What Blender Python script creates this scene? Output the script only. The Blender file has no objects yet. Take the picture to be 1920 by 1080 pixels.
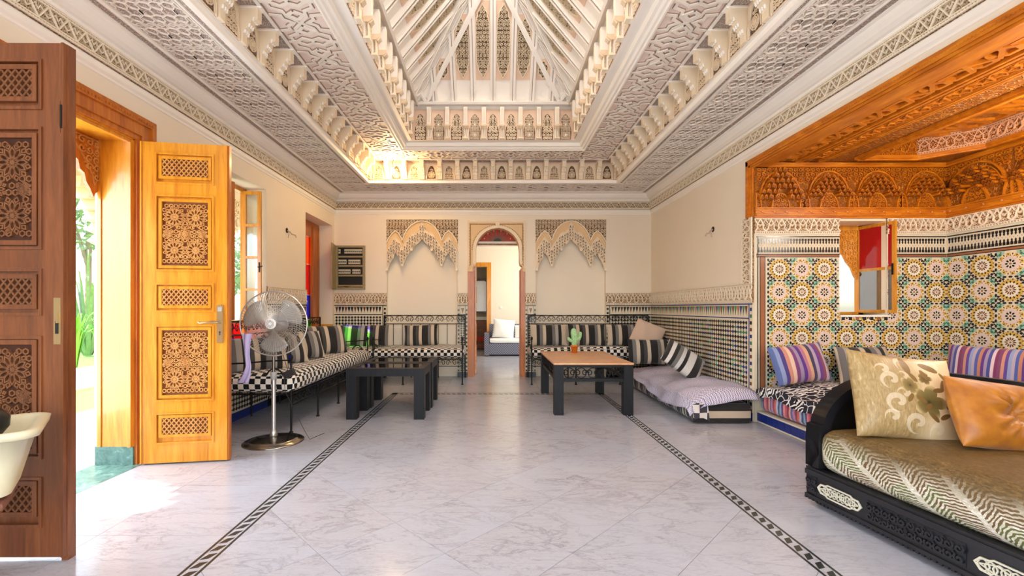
import bpy, math, random
from mathutils import Vector, Matrix
PI = math.pi
random.seed(7)
SC = bpy.context.scene
COL = SC.collection

# ---------------------------------------------------------------- camera, world, lights, exposure
F = 830.0; VX = 923.0; VY = 578.0; CH = 1.2
cam_d = bpy.data.cameras.new('camera'); cam = bpy.data.objects.new('camera', cam_d); COL.objects.link(cam)
cam.location = (0, 0, CH); cam.rotation_euler = (PI/2, 0, 0)
cam_d.sensor_width = 36; cam_d.lens = 36*F/1920
cam_d.shift_x = (960-VX)/1920; cam_d.shift_y = (VY-540)/1920
cam_d.clip_start = 0.05; cam_d.clip_end = 200
SC.camera = cam
SC.view_settings.view_transform = 'Standard'; SC.view_settings.look = 'None'
SC.view_settings.gamma = 1; SC.view_settings.use_curve_mapping = False
SC.view_settings.exposure = 1.14
SC.cycles.use_denoising = True
SC.cycles.max_bounces = 8; SC.cycles.diffuse_bounces = 5; SC.cycles.glossy_bounces = 3
SC.cycles.transparent_max_bounces = 12; SC.cycles.sample_clamp_indirect = 6
world = bpy.data.worlds.new('sky'); SC.world = world; world.use_nodes = True
wn = world.node_tree; bgn = wn.nodes['Background']
sky = wn.nodes.new('ShaderNodeTexSky'); sky.sky_type = 'NISHITA'; sky.sun_disc = False
sky.sun_elevation = math.radians(48); sky.sun_rotation = math.radians(-75); sky.air_density = 1.2; sky.dust_density = 2.5
wn.links.new(sky.outputs[0], bgn.inputs[0]); bgn.inputs[1].default_value = 0.42

def light(name, kind, loc, energy, col=(1, 1, 1), size=.1, size_y=None, rot=None, aim=None, spread=None):
    d = bpy.data.lights.new(name, kind); o = bpy.data.objects.new(name, d); COL.objects.link(o)
    d.energy = energy; d.color = col; o.location = loc
    if kind == 'AREA':
        d.shape = 'RECTANGLE'; d.size = size; d.size_y = size_y or size
        if spread: d.spread = spread
    elif kind == 'POINT': d.shadow_soft_size = size
    elif kind == 'SUN': d.angle = size
    if aim is not None:
        o.rotation_euler = (Vector(aim)-Vector(loc)).to_track_quat('-Z', 'Y').to_euler()
    elif rot: o.rotation_euler = rot
    return o
sunl = light('sun', 'SUN', (-20, -2, 20), 4.0, (1.0, .95, .86), math.radians(.6), aim=(-20+0.75*10, -2+0.35*10, 20-0.75*10))
light('rear_fill_light', 'AREA', (0, -1.35, 1.7), 72, (.95, .97, 1), 4.6, 2.6, aim=(0, 5, 3.0))  # unseen fill lamp behind the camera, added to brighten the room
light('lantern_fill_light', 'AREA', (.01, 3.0, 5.15), 108, (1, .97, .94), .9, 4.6, rot=(0, 0, 0))  # area lamp added under the apex to even out the light
light('door_daylight', 'AREA', (-3.6, 2.75, 1.35), 38, (.80, .88, 1.0), 1.4, 2.3, aim=(2, 2.9, 1.0))
# ceiling lamps of the lantern: warm strips that stand on the ledge behind the white lip
for (x0, y0, sx, sy) in ((-1.2, 3.1, .05, 5.6), (1.22, 3.1, .05, 5.6), (.01, 6.13, 2.2, .05)):
    light('lantern_strip_light', 'AREA', (x0, y0, 3.53), 20, (1, .82, .56), sx, sy, rot=(PI, 0, 0))
light('alcove_fill_light', 'POINT', (4.1, 2.9, 2.25), 23, (1, .93, .82), .12)  # unseen point lamps added in the alcove, standing in for daylight
light('alcove_fill_light', 'POINT', (3.3, 1.9, 2.2), 20, (1, .93, .82), .12)
light('next_room_fill_light', 'AREA', (2.2, 10.0, 2.5), 38, (1, .93, .82), 1.0, 1.0, aim=(0, 11.6, .8))  # unseen area lamp added to brighten the far room

# spot lamps added outside, standing in for sunlight through the coloured panes
for (p, q, e) in (((-3.62, 6.90, 1.15), (-2.42, 7.38, .76), 260), ((-3.70, 4.72, 1.06), (-2.5, 4.42, .70), 420)):
    o = light('pane_spot_light', 'SPOT', p, e, (1, 1, 1), aim=q); o.data.spot_size = math.radians(17); o.data.spot_blend = .4; o.data.shadow_soft_size = .02

# ---------------------------------------------------------------- helpers
def lin(c): return c/12.92 if c <= .04045 else ((c+.055)/1.055)**2.4
def C(h):
    h = h.lstrip('#'); return tuple(lin(int(h[i:i+2], 16)/255) for i in (0, 2, 4))+(1,)

class S:                       # a shader socket with arithmetic
    def __init__(s, g, o): s.g = g; s.o = o
    def _m(s, op, b=None, c=None): return s.g.math(op, s, b, c)
    def __add__(s, b): return s._m('ADD', b)
    __radd__ = __add__
    def __sub__(s, b): return s._m('SUBTRACT', b)
    def __rsub__(s, b): return s.g.math('SUBTRACT', b, s)
    def __mul__(s, b): return s._m('MULTIPLY', b)
    __rmul__ = __mul__
    def __truediv__(s, b): return s._m('DIVIDE', b)
    def __gt__(s, b): return s._m('GREATER_THAN', b)
    def __lt__(s, b): return s._m('LESS_THAN', b)
    def __mod__(s, b): return s._m('FLOORED_MODULO', b)
    def abs(s): return s._m('ABSOLUTE')
    def sin(s): return s._m('SINE')
    def cos(s): return s._m('COSINE')
    def sqrt(s): return s._m('SQRT')
    def floor(s): return s._m('FLOOR')
    def pp(s, b): return s._m('PINGPONG', b)
    def max(s, b): return s._m('MAXIMUM', b)
    def min(s, b): return s._m('MINIMUM', b)
    def pow(s, b): return s._m('POWER', b)
    def atan2(s, b): return s._m('ARCTAN2', b)
class G:
    def __init__(s, nt): s.nt = nt; s.tc = None
    def n(s, t, **k):
        x = s.nt.nodes.new(t)
        for a, b in k.items(): setattr(x, a, b)
        return x
    def put(s, inp, v):
        if isinstance(v, S): s.nt.links.new(v.o, inp)
        elif v is not None: inp.default_value = v
    def math(s, op, a, b=None, c=None):
        x = s.n('ShaderNodeMath', operation=op)
        s.put(x.inputs[0], a); s.put(x.inputs[1], b); s.put(x.inputs[2], c)
        return S(s, x.outputs[0])
    def obj(s):
        if not s.tc: s.tc = s.n('ShaderNodeTexCoord')
        return S(s, s.tc.outputs['Object'])
    def gen(s):
        if not s.tc: s.tc = s.n('ShaderNodeTexCoord')
        return S(s, s.tc.outputs['Generated'])
    def pos(s): return S(s, s.n('ShaderNodeNewGeometry').outputs['Position'])
    def rnd(s): return S(s, s.n('ShaderNodeObjectInfo').outputs['Random'])
    def xyz(s, v):
        x = s.n('ShaderNodeSeparateXYZ'); s.put(x.inputs[0], v); return [S(s, x.outputs[i]) for i in range(3)]
    def vec(s, a, b, c):
        x = s.n('ShaderNodeCombineXYZ'); s.put(x.inputs[0], a); s.put(x.inputs[1], b); s.put(x.inputs[2], c); return S(s, x.outputs[0])
    def map(s, v, sc=(1, 1, 1), rot=(0, 0, 0), loc=(0, 0, 0)):
        x = s.n('ShaderNodeMapping'); s.put(x.inputs[0], v); x.inputs[1].default_value = loc
        x.inputs[2].default_value = rot; x.inputs[3].default_value = sc; return S(s, x.outputs[0])
    def noise(s, v, scale, det=3, rough=.5, dist=0, col=False):
        x = s.n('ShaderNodeTexNoise'); s.put(x.inputs['Vector'], v); x.inputs['Scale'].default_value = scale
        x.inputs['Detail'].default_value = det; x.inputs['Roughness'].default_value = rough; x.inputs['Distortion'].default_value = dist
        return S(s, x.outputs[1 if col else 0])
    def vor(s, v, scale, feat='F1', rand=1, out=0):
        x = s.n('ShaderNodeTexVoronoi', feature=feat); s.put(x.inputs['Vector'], v); x.inputs['Scale'].default_value = scale
        x.inputs['Randomness'].default_value = rand; return S(s, x.outputs[out])
    def wave(s, v, scale, dist=0, det=2, dsc=1, typ='BANDS', direction='X'):
        x = s.n('ShaderNodeTexWave', wave_type=typ); s.put(x.inputs['Vector'], v)
        if typ == 'BANDS': x.bands_direction = direction
        x.inputs['Scale'].default_value = scale; x.inputs['Distortion'].default_value = dist; x.inputs['Detail'].default_value = det
        x.inputs['Detail Scale'].default_value = dsc; return S(s, x.outputs[1])
    def vadd(s, a, b, k=1.0):
        x = s.n('ShaderNodeVectorMath', operation='MULTIPLY_ADD'); s.put(x.inputs[0], b); x.inputs[1].default_value = (k, k, k); s.put(x.inputs[2], a)
        return S(s, x.outputs[0])
    def ramp(s, f, stops, const=False):
        x = s.n('ShaderNodeValToRGB'); s.put(x.inputs[0], f); r = x.color_ramp
        if const: r.interpolation = 'CONSTANT'
        while len(r.elements) < len(stops): r.elements.new(.5)
        for e, (p, c) in zip(r.elements, stops):
            e.position = p; e.color = C(c) if isinstance(c, str) else (c, c, c, 1)
        return S(s, x.outputs[0])
    def mix(s, f, a, b, mode='MIX'):
        x = s.n('ShaderNodeMix', data_type='RGBA', blend_type=mode); s.put(x.inputs[0], f)
        s.put(x.inputs[6], C(a) if isinstance(a, str) else a); s.put(x.inputs[7], C(b) if isinstance(b, str) else b)
        return S(s, x.outputs[2])
MATS = {}
def mat(name, fn=None, col='#808080', rough=.6, metal=0, bump=.3, bdist=.004, spec=.5, emit=None, sheen=0, coat=0):
    m = bpy.data.materials.new(name); m.use_nodes = True; nt = m.node_tree; b = nt.nodes['Principled BSDF']; g = G(nt)
    b.inputs['Base Color'].default_value = C(col); b.inputs['Roughness'].default_value = rough; b.inputs['Metallic'].default_value = metal
    b.inputs['Specular IOR Level'].default_value = spec
    if sheen: b.inputs['Sheen Weight'].default_value = sheen
    if coat: b.inputs['Coat Weight'].default_value = coat; b.inputs['Coat Roughness'].default_value = .08
    if emit: b.inputs['Emission Color'].default_value = C(emit[0]); b.inputs['Emission Strength'].default_value = emit[1]
    if fn:
        r = fn(g)
        if 'color' in r: g.put(b.inputs['Base Color'], r['color'])
        if 'rough' in r: g.put(b.inputs['Roughness'], r['rough'])
        if 'height' in r:
            x = g.n('ShaderNodeBump'); x.inputs['Strength'].default_value = bump; x.inputs['Distance'].default_value = bdist
            g.put(x.inputs['Height'], r['height']); nt.links.new(x.outputs[0], b.inputs['Normal'])
    MATS[name] = m; return m

def plain(name, h, rough=.6, metal=0, spec=.5, var=.06, sc=9, **k):
    def fn(g):
        n = g.noise(g.obj(), sc, 4, .6)
        c = C(h); lo = tuple(x*(1-var*2) for x in c[:3])+(1,); hi = tuple(min(1, x*(1+var)) for x in c[:3])+(1,)
        return dict(color=g.mix(n, lo, hi), height=n)
    k.setdefault('bump', .15); k.setdefault('bdist', .003)
    return mat(name, fn, h, rough, metal, spec=spec, **k)

class MB:
    def __init__(s): s.v = []; s.f = []; s.m = []; s.sm = []
    def add(s, vs, fs, mi=0, smooth=False):
        b = len(s.v); s.v += [tuple(p) for p in vs]
        for f in fs: s.f.append(tuple(i+b for i in f)); s.m.append(mi); s.sm.append(smooth)
    def box(s, x0, y0, z0, x1, y1, z1, mi=0):
        if x1 < x0: x0, x1 = x1, x0
        if y1 < y0: y0, y1 = y1, y0
        if z1 < z0: z0, z1 = z1, z0
        v = [(x0, y0, z0), (x1, y0, z0), (x1, y1, z0), (x0, y1, z0), (x0, y0, z1), (x1, y0, z1), (x1, y1, z1), (x0, y1, z1)]
        s.add(v, [(0, 3, 2, 1), (4, 5, 6, 7), (0, 1, 5, 4), (1, 2, 6, 5), (2, 3, 7, 6), (3, 0, 4, 7)], mi)
    def poly(s, pts, w0, w1, mi=0, back=False, smooth=False):      # 2-D outline in (u,v), raised from w0 to w1
        a = sum(pts[i-1][0]*pts[i][1]-pts[i][0]*pts[i-1][1] for i in range(len(pts)))
        if a < 0: pts = pts[::-1]
        n = len(pts)
        s.add([(p[0], p[1], w1) for p in pts], [tuple(range(n))], mi)
        s.add([(p[0], p[1], w0) for p in pts]+[(p[0], p[1], w1) for p in pts], [(i, (i+1) % n, n+(i+1) % n, n+i) for i in range(n)], mi, smooth)
        if back: s.add([(p[0], p[1], w0) for p in pts], [tuple(range(n))[::-1]], mi)
    def ribbon(s, pts, wd, w0, w1, mi=0, closed=False, sides=True):
        n = len(pts)
        if n < 2: return
        L = []; R = []
        for i in range(n):
            a = pts[i-1] if (i > 0 or closed) else pts[i]; b = pts[(i+1) % n] if (i < n-1 or closed) else pts[i]
            p = pts[i]
            d1 = (p[0]-a[0], p[1]-a[1]); d2 = (b[0]-p[0], b[1]-p[1])
            l1 = math.hypot(*d1) or 1; l2 = math.hypot(*d2) or 1
            t = (d1[0]/l1+d2[0]/l2, d1[1]/l1+d2[1]/l2); l = math.hypot(*t) or 1
            k = wd/2/max(.45, l/2 if (i > 0 and i < n-1) or closed else 1)
            nx, ny = -t[1]/l*k, t[0]/l*k
            L.append((p[0]+nx, p[1]+ny)); R.append((p[0]-nx, p[1]-ny))
        vs = [(x, y, w1) for x, y in R]+[(x, y, w1) for x, y in L]
        m = n if closed else n-1; fs = []
        for i in range(m):
            j = (i+1) % n; fs.append((i, j, n+j, n+i))
        if sides:
            vs += [(x, y, w0) for x, y in R]+[(x, y, w0) for x, y in L]
            for i in range(m):
                j = (i+1) % n; fs.append((2*n+i, 2*n+j, j, i)); fs.append((n+i, n+j, 3*n+j, 3*n+i))
        s.add(vs, fs, mi)
    def tube(s, pts, r, n=6, mi=0, closed=False, caps=True):
        P = [Vector(p) for p in pts]; k = len(P); rr = r if isinstance(r, (list, tuple)) else [r]*k
        vs = []; up = None
        for i in range(k):
            a = P[i-1] if (i > 0 or closed) else P[i]; b = P[(i+1) % k] if (i < k-1 or closed) else P[i]
            t = (b-a).normalized()
            if up is None: up = Vector((0, 0, 1)) if abs(t.z) < .9 else Vector((1, 0, 0))
            x = t.cross(up)
            if x.length < 1e-4: x = t.cross(Vector((1, .3, 0)))
            x.normalize(); up = x.cross(t).normalized()
            for j in range(n):
                q = 2*PI*j/n; vs.append(P[i]+(x*math.cos(q)+up*math.sin(q))*rr[i])
        fs = []
        for i in range(k if closed else k-1):
            for j in range(n):
                a = i*n+j; b = i*n+(j+1) % n; c = ((i+1) % k)*n+(j+1) % n; d = ((i+1) % k)*n+j; fs.append((a, d, c, b))
        s.add(vs, fs, mi, n > 4)
        if caps and not closed:
            s.add(vs[:n], [tuple(range(n))], mi); s.add(vs[-n:], [tuple(range(n))[::-1]], mi)
    def lathe(s, prof, n=20, mi=0, c=(0, 0, 0)):          # prof: (r,z)
        k = len(prof); vs = [(c[0]+r*math.cos(2*PI*j/n), c[1]+r*math.sin(2*PI*j/n), c[2]+z) for r, z in prof for j in range(n)]
        fs = [(i*n+j, i*n+(j+1) % n, (i+1)*n+(j+1) % n, (i+1)*n+j) for i in range(k-1) for j in range(n)]
        s.add(vs, fs, mi, True)
    def grid(s, fn, nu, nv, mi=0, smooth=True, wrapu=False, flip=False):
        vs = [fn(i/nu, j/nv) for j in range(nv+1) for i in range(nu+1)]
        fs = []
        for j in range(nv):
            for i in range(nu):
                a = j*(nu+1)+i; f = (a, a+1, a+nu+2, a+nu+1); fs.append(f[::-1] if flip else f)
        s.add(vs, fs, mi, smooth)
    def build(s, name, mats, parent=None, mtx=None, loc=None, weld=False, **props):
        me = bpy.data.meshes.new(name); me.from_pydata(s.v, [], s.f)
        if not isinstance(mats, (list, tuple)): mats = [mats]
        for m in mats: me.materials.append(m)
        me.polygons.foreach_set('material_index', s.m); me.polygons.foreach_set('use_smooth', s.sm); me.update()
        if weld:
            import bmesh
            b = bmesh.new(); b.from_mesh(me); bmesh.ops.remove_doubles(b, verts=b.verts, dist=1e-5); bmesh.ops.recalc_face_normals(b, faces=b.faces); b.to_mesh(me); b.free()
        return link(name, me, parent, mtx, loc, **props)
def link(name, me, parent=None, mtx=None, loc=None, **props):
    o = bpy.data.objects.new(name, me); COL.objects.link(o)
    if parent: o.parent = parent
    if mtx is not None: o.matrix_local = mtx
    if loc is not None: o.location = loc
    for k, v in props.items(): o[k] = v
    return o
def dup(o, parent=None, mtx=None, loc=None):
    c = o.copy(); COL.objects.link(c); c.parent = parent or o.parent
    if mtx is not None: c.matrix_local = mtx
    if loc is not None: c.location = loc
    return c
def thing(name, label, cat, loc=(0, 0, 0), rz=0, group=None):
    o = bpy.data.objects.new(name, None); COL.objects.link(o); o.empty_display_size = .1
    o.location = loc; o.rotation_euler = (0, 0, rz); o['label'] = label; o['category'] = cat
    if group: o['group'] = group
    return o
def tag(o, label, cat, group=None):
    o['label'] = label; o['category'] = cat
    if group: o['group'] = group
    return o
def dup_tree(root, loc, rz=0, label=None, group=None, rot=None):
    r = root.copy(); COL.objects.link(r); r.location = loc; r.rotation_euler = rot or (0, 0, rz)
    if label: r['label'] = label
    if group: r['group'] = group
    for ch in list(root.children):
        c = ch.copy(); COL.objects.link(c); c.parent = r
        for g in list(ch.children):
            d = g.copy(); COL.objects.link(d); d.parent = c
    return r
def struct(o): o['kind'] = 'structure'; return o
def fr(o, u, v, n=None):
    u = Vector(u); v = Vector(v); n = Vector(n) if n else u.cross(v)
    m = Matrix.Identity(4)
    for i in range(3): m[i][0] = u[i]; m[i][1] = v[i]; m[i][2] = n[i]; m[i][3] = o[i]
    return m
def T(x, y, z=0): return Matrix.Translation((x, y, z))
XL, XR, YB, YR = -2.75, 2.77, 7.72, -1.6
FB = fr((0, YB, 0), (1, 0, 0), (0, 0, 1))          # back wall
FL = fr((XL, 0, 0), (0, 1, 0), (0, 0, 1))          # left wall, u = +Y
FR = fr((XR, 0, 0), (0, -1, 0), (0, 0, 1))         # right wall, u = -Y
AY = 4.69; AX = 4.81; AN = .3
FA = fr((0, AY, 0), (1, 0, 0), (0, 0, 1))          # alcove far wall
FS = fr((AX, 0, 0), (0, -1, 0), (0, 0, 1))         # alcove side wall

def spiral(cx, cy, R, a0=0, turns=1.4, n=13, hand=1, r1=.18):
    return [(cx+R*(1-(1-r1)*t/n)*math.cos(a0+hand*turns*2*PI*t/n), cy+R*(1-(1-r1)*t/n)*math.sin(a0+hand*turns*2*PI*t/n)) for t in range(n+1)]
def scrollfill(m, u0, v0, u1, v1, p, wd, w0, w1, mi=0, inside=None, sym=None):
    nu = max(1, round((u1-u0)/p)); nv = max(1, round((v1-v0)/p)); pu = (u1-u0)/nu; pv = (v1-v0)/nv
    for i in range(nu):
        for j in range(nv):
            cx = u0+(i+.5)*pu; cy = v0+(j+.5)*pv
            if inside and not inside(cx, cy): continue
            left = (cx < (u0+u1)/2)
            h = 1 if (left ^ (j % 2 == 0)) else -1
            a0 = (PI*.25+j*1.3) if left else PI-(PI*.25+j*1.3)
            m.ribbon(spiral(cx, cy, min(pu, pv)*.52, a0, 1.25, 10, h, .15), wd, w0, w1, mi)
            if (i+j) % 2 == 0:       # a leaf between scrolls
                dx = .5*pu*(1 if left else -1)
                m.poly([(cx+dx-pu*.22, cy+pv*.3), (cx+dx, cy+pv*.62), (cx+dx+pu*.22, cy+pv*.3), (cx+dx, cy+pv*.42)], w0, w1, mi)
def ogee(w, h, n=8):       # pointed arch outline, from left foot over the apex to the right foot
    L = []
    for i in range(n+1):
        t = i/n; x = -w/2*(1-t**1.6)*(1 if t < .98 else 0); y = h*(1-(1-t)**1.9)
        L.append((x, y))
    L[-1] = (0, h)
    return L+[(-x, y) for x, y in L[::-1][1:]]
def circ(cx, cy, r, n=10, a0=0, ry=None):
    return [(cx+r*math.cos(a0+2*PI*i/n), cy+(ry or r)*math.sin(a0+2*PI*i/n)) for i in range(n)]
def clip_poly(p, x0, y0, x1, y1):
    def cl(p, f, inter):
        o = []
        for i in range(len(p)):
            a = p[i-1]; b = p[i]
            if f(b):
                if not f(a): o.append(inter(a, b))
                o.append(b)
            elif f(a): o.append(inter(a, b))
        return o
    def ix(x): return lambda a, b: (x, a[1]+(b[1]-a[1])*(x-a[0])/(b[0]-a[0]))
    def iy(y): return lambda a, b: (a[0]+(b[0]-a[0])*(y-a[1])/(b[1]-a[1]), y)
    for f, i in ((lambda q: q[0] >= x0, ix(x0)), (lambda q: q[0] <= x1, ix(x1)), (lambda q: q[1] >= y0, iy(y0)), (lambda q: q[1] <= y1, iy(y1))):
        if not p: return []
        p = cl(p, f, i)
    return p
def holed(m, u0, u1, v0, v1, holes, w0, w1, mi=0):
    us = sorted({u0, u1} | {h[0] for h in holes} | {h[2] for h in holes}); us = [u for u in us if u0 <= u <= u1]
    for a, b in zip(us, us[1:]):
        hs = sorted([(h[1], h[3]) for h in holes if h[0] <= a+1e-6 and h[2] >= b-1e-6]); v = v0
        for (c, d) in hs:
            if c > v+1e-6: m.box(a, v, w0, b, c, w1, mi)
            v = max(v, d)
        if v < v1-1e-6: m.box(a, v, w0, b, v1, w1, mi)
def rbox(m, x0, y0, z0, x1, y1, z1, r, nx=12, ny=12, fn=None, mi=0, e=4.0):     # soft superellipsoid-like cushion block
    cx, cy, cz = (x0+x1)/2, (y0+y1)/2, (z0+z1)/2; ax, ay, az = (x1-x0)/2, (y1-y0)/2, (z1-z0)/2
    def pt(x, y, z):
        p = [x, y, z]; q = [max(-1+r/a, min(1-r/a, c)) if a > r else 0 for c, a in zip(p, (ax, ay, az))]
        d = Vector(((p[0]-q[0])*ax, (p[1]-q[1])*ay, (p[2]-q[2])*az)); l = d.length
        if l > 1e-9: d = d/l*min(r, ax, ay, az)
        P = Vector((cx+q[0]*ax, cy+q[1]*ay, cz+q[2]*az))+d
        if fn: P = fn(P, p)
        return tuple(P)
    def face(f, n1, n2, flip):
        m.grid(lambda s, t: pt(*f(2*s-1, 2*t-1)), n1, n2, mi, True, flip=flip)
    nz = 5
    def w(t):     # finer near borders
        return t
    face(lambda a, b: (a, b, 1), nx, ny, False); face(lambda a, b: (a, b, -1), nx, ny, True)
    face(lambda a, b: (a, -1, b), nx, nz, False); face(lambda a, b: (a, 1, b), nx, nz, True)
    face(lambda a, b: (1, a, b), ny, nz, False); face(lambda a, b: (-1, a, b), ny, nz, True)
# ---------------------------------------------------------------- materials
def f_plaster(base, dark, sc=6, amt=.25):
    def fn(g):
        n = g.noise(g.pos(), sc, 5, .6)
        return dict(color=g.mix(n*amt, base, dark), height=g.noise(g.pos(), sc*12, 3))
    return fn
M_wall = mat('wall_plaster', f_plaster('#f0e5d2', '#dfccb2', 1.5, .4), rough=.75, bump=.08)
M_white = mat('white_plaster', f_plaster('#f7f0e6', '#e6dacb', 3), rough=.55, bump=.08)
M_cream = mat('cream_plaster', f_plaster('#eedcc0', '#d8be96', 4), rough=.6, bump=.08)
M_peach = mat('peach_plaster', f_plaster('#e8c9ae', '#d9b598', 4), rough=.6, bump=.08)
M_pinkp = mat('pink_plaster', f_plaster('#efdccf', '#e2ccbd', 4), rough=.6, bump=.08)
M_ochre = mat('ochre_plaster', f_plaster('#e6c596', '#d9b07c', 6), rough=.65, bump=.1)
M_strap = mat('strap_plaster', f_plaster('#f0e6da', '#d5c5b4', 8), rough=.5, bump=.08)
M_strapc = mat('carved_strap_cream', f_plaster('#f5e8d2', '#e2cba6', 8), rough=.6, bump=.1)
M_groove = plain('strap_groove_brown', '#a08878', .8)  # brown outline along straps and rib centres
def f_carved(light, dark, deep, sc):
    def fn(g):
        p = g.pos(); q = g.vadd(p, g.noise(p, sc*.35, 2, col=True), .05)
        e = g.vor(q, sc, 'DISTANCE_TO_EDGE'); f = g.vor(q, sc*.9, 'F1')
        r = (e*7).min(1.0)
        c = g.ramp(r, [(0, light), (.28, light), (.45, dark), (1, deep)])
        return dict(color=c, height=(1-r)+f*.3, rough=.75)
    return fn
M_carvW = mat('carved_plaster_warm', f_carved('#cfa97a', '#a67c50', '#80572f', 46), rough=.8, bump=.7, bdist=.012)
M_carvC = mat('carved_plaster_crown', f_carved('#d9c0a4', '#a88768', '#7c5c42', 50), rough=.8, bump=.7, bdist=.012)
M_carvP = mat('carved_plaster_pinkish', f_carved('#e9ddd3', '#cdb9ac', '#a89488', 60), rough=.8, bump=.7, bdist=.012)
M_carvD = mat('carved_plaster_dark_brown', f_carved('#b79876', '#846248', '#5c4430', 60), rough=.8, bump=.8, bdist=.012)  # dark brown ground behind the filigree
M_filig = mat('filigree_plaster', f_plaster('#ecd6b6', '#d4ae84', 12), rough=.6, bump=.1)
M_filigD = mat('filigree_plaster_pale', f_plaster('#d9c6a6', '#b39a76', 12), rough=.6, bump=.1)
def f_wood(a, b, c, sc=1.0, axis=2):
    def fn(g):
        s = [14*sc, 14*sc, 14*sc]; s[axis] = 1.1*sc
        v = g.map(g.obj(), tuple(s)); n = g.noise(v, 1.6, 5, .6, .8); w = g.noise(v, 7, 4, .6, .2)
        return dict(color=g.ramp(n*.7+w*.3, [(.28, a), (.5, b), (.72, c)]), height=w)
    return fn
M_wood = mat('orange_varnished_wood', f_wood('#b06414', '#d48c22', '#e4a43a', 1, 1), rough=.28, bump=.08, coat=.3)
M_woodH = mat('orange_varnished_wood_rails', f_wood('#b5620f', '#d98a20', '#eaa63a', 1, 0), rough=.28, bump=.08, coat=.3)
M_woodc = mat('door_carving_wood', f_wood('#a0602a', '#c08440', '#d09a58', 1, 1), rough=.45, bump=.1)
M_woodcb = plain('door_carving_ground', '#7c4618', .7)
M_woodD = mat('shaded_and_dark_wood', f_wood('#562c14', '#763f1e', '#8e522a', 1, 1), rough=.3, bump=.08, coat=.3)  # near door's shade put into this and the carving colours; elsewhere plain dark wood
M_woodDc = mat('shaded_door_carving', f_wood('#5c361e', '#744628', '#875836', 1, 1), rough=.5, bump=.1)
M_woodDb = plain('shaded_door_carving_ground', '#43200f', .75)
M_casing = mat('door_casing_wood', f_wood('#94480e', '#b8651a', '#cc7c28', 1, 1), rough=.35, bump=.08, coat=.2)
def f_cedar(g):
    v = g.map(g.obj(), (3, 12, 12)); n = g.noise(v, 1.6, 4, .6, .6)
    return dict(color=g.ramp(n, [(.3, '#b05c0a'), (.55, '#cc7410'), (.75, '#e08e20')]), height=g.noise(g.obj(), 30, 3))
M_cedar = mat('alcove_carved_cedar', f_cedar, rough=.38, bump=.1)
M_cedarD = plain('alcove_cedar_ground', '#8c4a10', .6)
def f_cedarcarv(g):
    p = g.pos(); q = g.vadd(p, g.noise(p, 14, 2, col=True), .06); e = (g.vor(q, 30, 'DISTANCE_TO_EDGE')*7).min(1.0)
    return dict(color=g.ramp(e, [(0, '#dc8e22'), (.35, '#c47212'), (1, '#8f4a0a')]), height=1-e)
M_cedarC = mat('alcove_cedar_arabesque', f_cedarcarv, rough=.45, bump=.8, bdist=.012)
M_cedarP = mat('pink_lit_cornice_and_diamonds', f_plaster('#e8b184', '#c98a5c', 9), rough=.6)  # pinkish light on the tray cornice put into the colour; also frieze diamonds
def f_marble(base, warm, vein):
    def fn(g):
        r = g.rnd(); p = g.pos(); x, y, z = g.xyz(p)
        v = g.vec(x+r*37, y+r*17, r*9)
        n = g.noise(g.map(v, (1, 2.6, 1), (0, 0, .6)), 2.1, 8, .66, 1.1)
        vn = ((n-.5).abs()*34).min(1.0); vb = g.noise(v, 2.3, 3)
        fine = g.noise(g.map(v, (1, 4, 1), (0, 0, .5)), 9, 6, .7, 1.0); vf = ((fine-.5).abs()*24).min(1.0)
        amt = (1-vn)*.80*vb*vb+(1-vf)*.55*vb*vb
        c = g.mix(vb*.85, base, warm); c = g.mix(amt, c, vein)
        c = g.mix((r-.5).abs()*.22, c, '#b7a8a0')
        return dict(color=c, rough=vb*.10+.13)
    return fn
M_marble = mat('polished_white_marble', f_marble('#b3b7c3', '#aeabb0', '#4a4850'), rough=.16, spec=.5)
M_joint = plain('tile_joint', '#a9a5a6', .8)
M_dark = plain('dark_green_marble', '#2a302e', .22, var=.2)
M_green = mat('green_marble', lambda g: dict(color=g.ramp(g.noise(g.obj(), 14, 6, .7, .8), [(.3, '#35584f'), (.6, '#5d857a'), (.75, '#9db8ae')])), rough=.2)
# zellige
M_grout = plain('zellige_grout', '#ddd0b6', .6)
ZW = plain('zellige_white', '#ece3d0', .25); ZK = plain('zellige_black', '#16161a', .22); ZB = plain('zellige_cobalt', '#1d2f78', .2)
ZG = plain('zellige_green', '#3d7a5c', .22); ZY = plain('zellige_yellow', '#d9b356', .22); ZN = plain('zellige_brown', '#6e4022', .25)
ZP = plain('zellige_pink', '#e2cbc0', .25); ZC = plain('zellige_celadon', '#a4c4ae', .25); ZM = plain('zellige_cream', '#ead8b0', .25)
ZT = plain('zellige_terracotta', '#9c6240', .3)
ZM_ALL = [ZW, ZK, ZB, ZG, ZY, ZN, ZP, ZC, ZM, ZT]
iW, iK, iB, iG, iY, iN, iP, iC, iM, iT = range(10)
M_iron = plain('wrought_iron', '#1c1a1a', .45, .6, var=.2)
M_blackw = plain('black_painted_wood', '#1c1c21', .35, var=.25, coat=.1)
M_table = mat('worn_black_wood', lambda g: dict(color=g.ramp(g.noise(g.map(g.obj(), (6, 6, 1)), 4, 6, .7, .4), [(.35, '#0e0e12'), (.65, '#191a1f'), (.85, '#35343a')]), height=g.noise(g.obj(), 40, 3)), rough=.5, spec=.3, bump=.1)
M_chrome = plain('brushed_steel', '#cfccc6', .3, .85, var=.05)
M_chromeD = plain('fan_base_chrome', '#a59f98', .18, 1.0, var=.1)
M_brass = plain('dull_brass', '#b7a27a', .35, .9)
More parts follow.
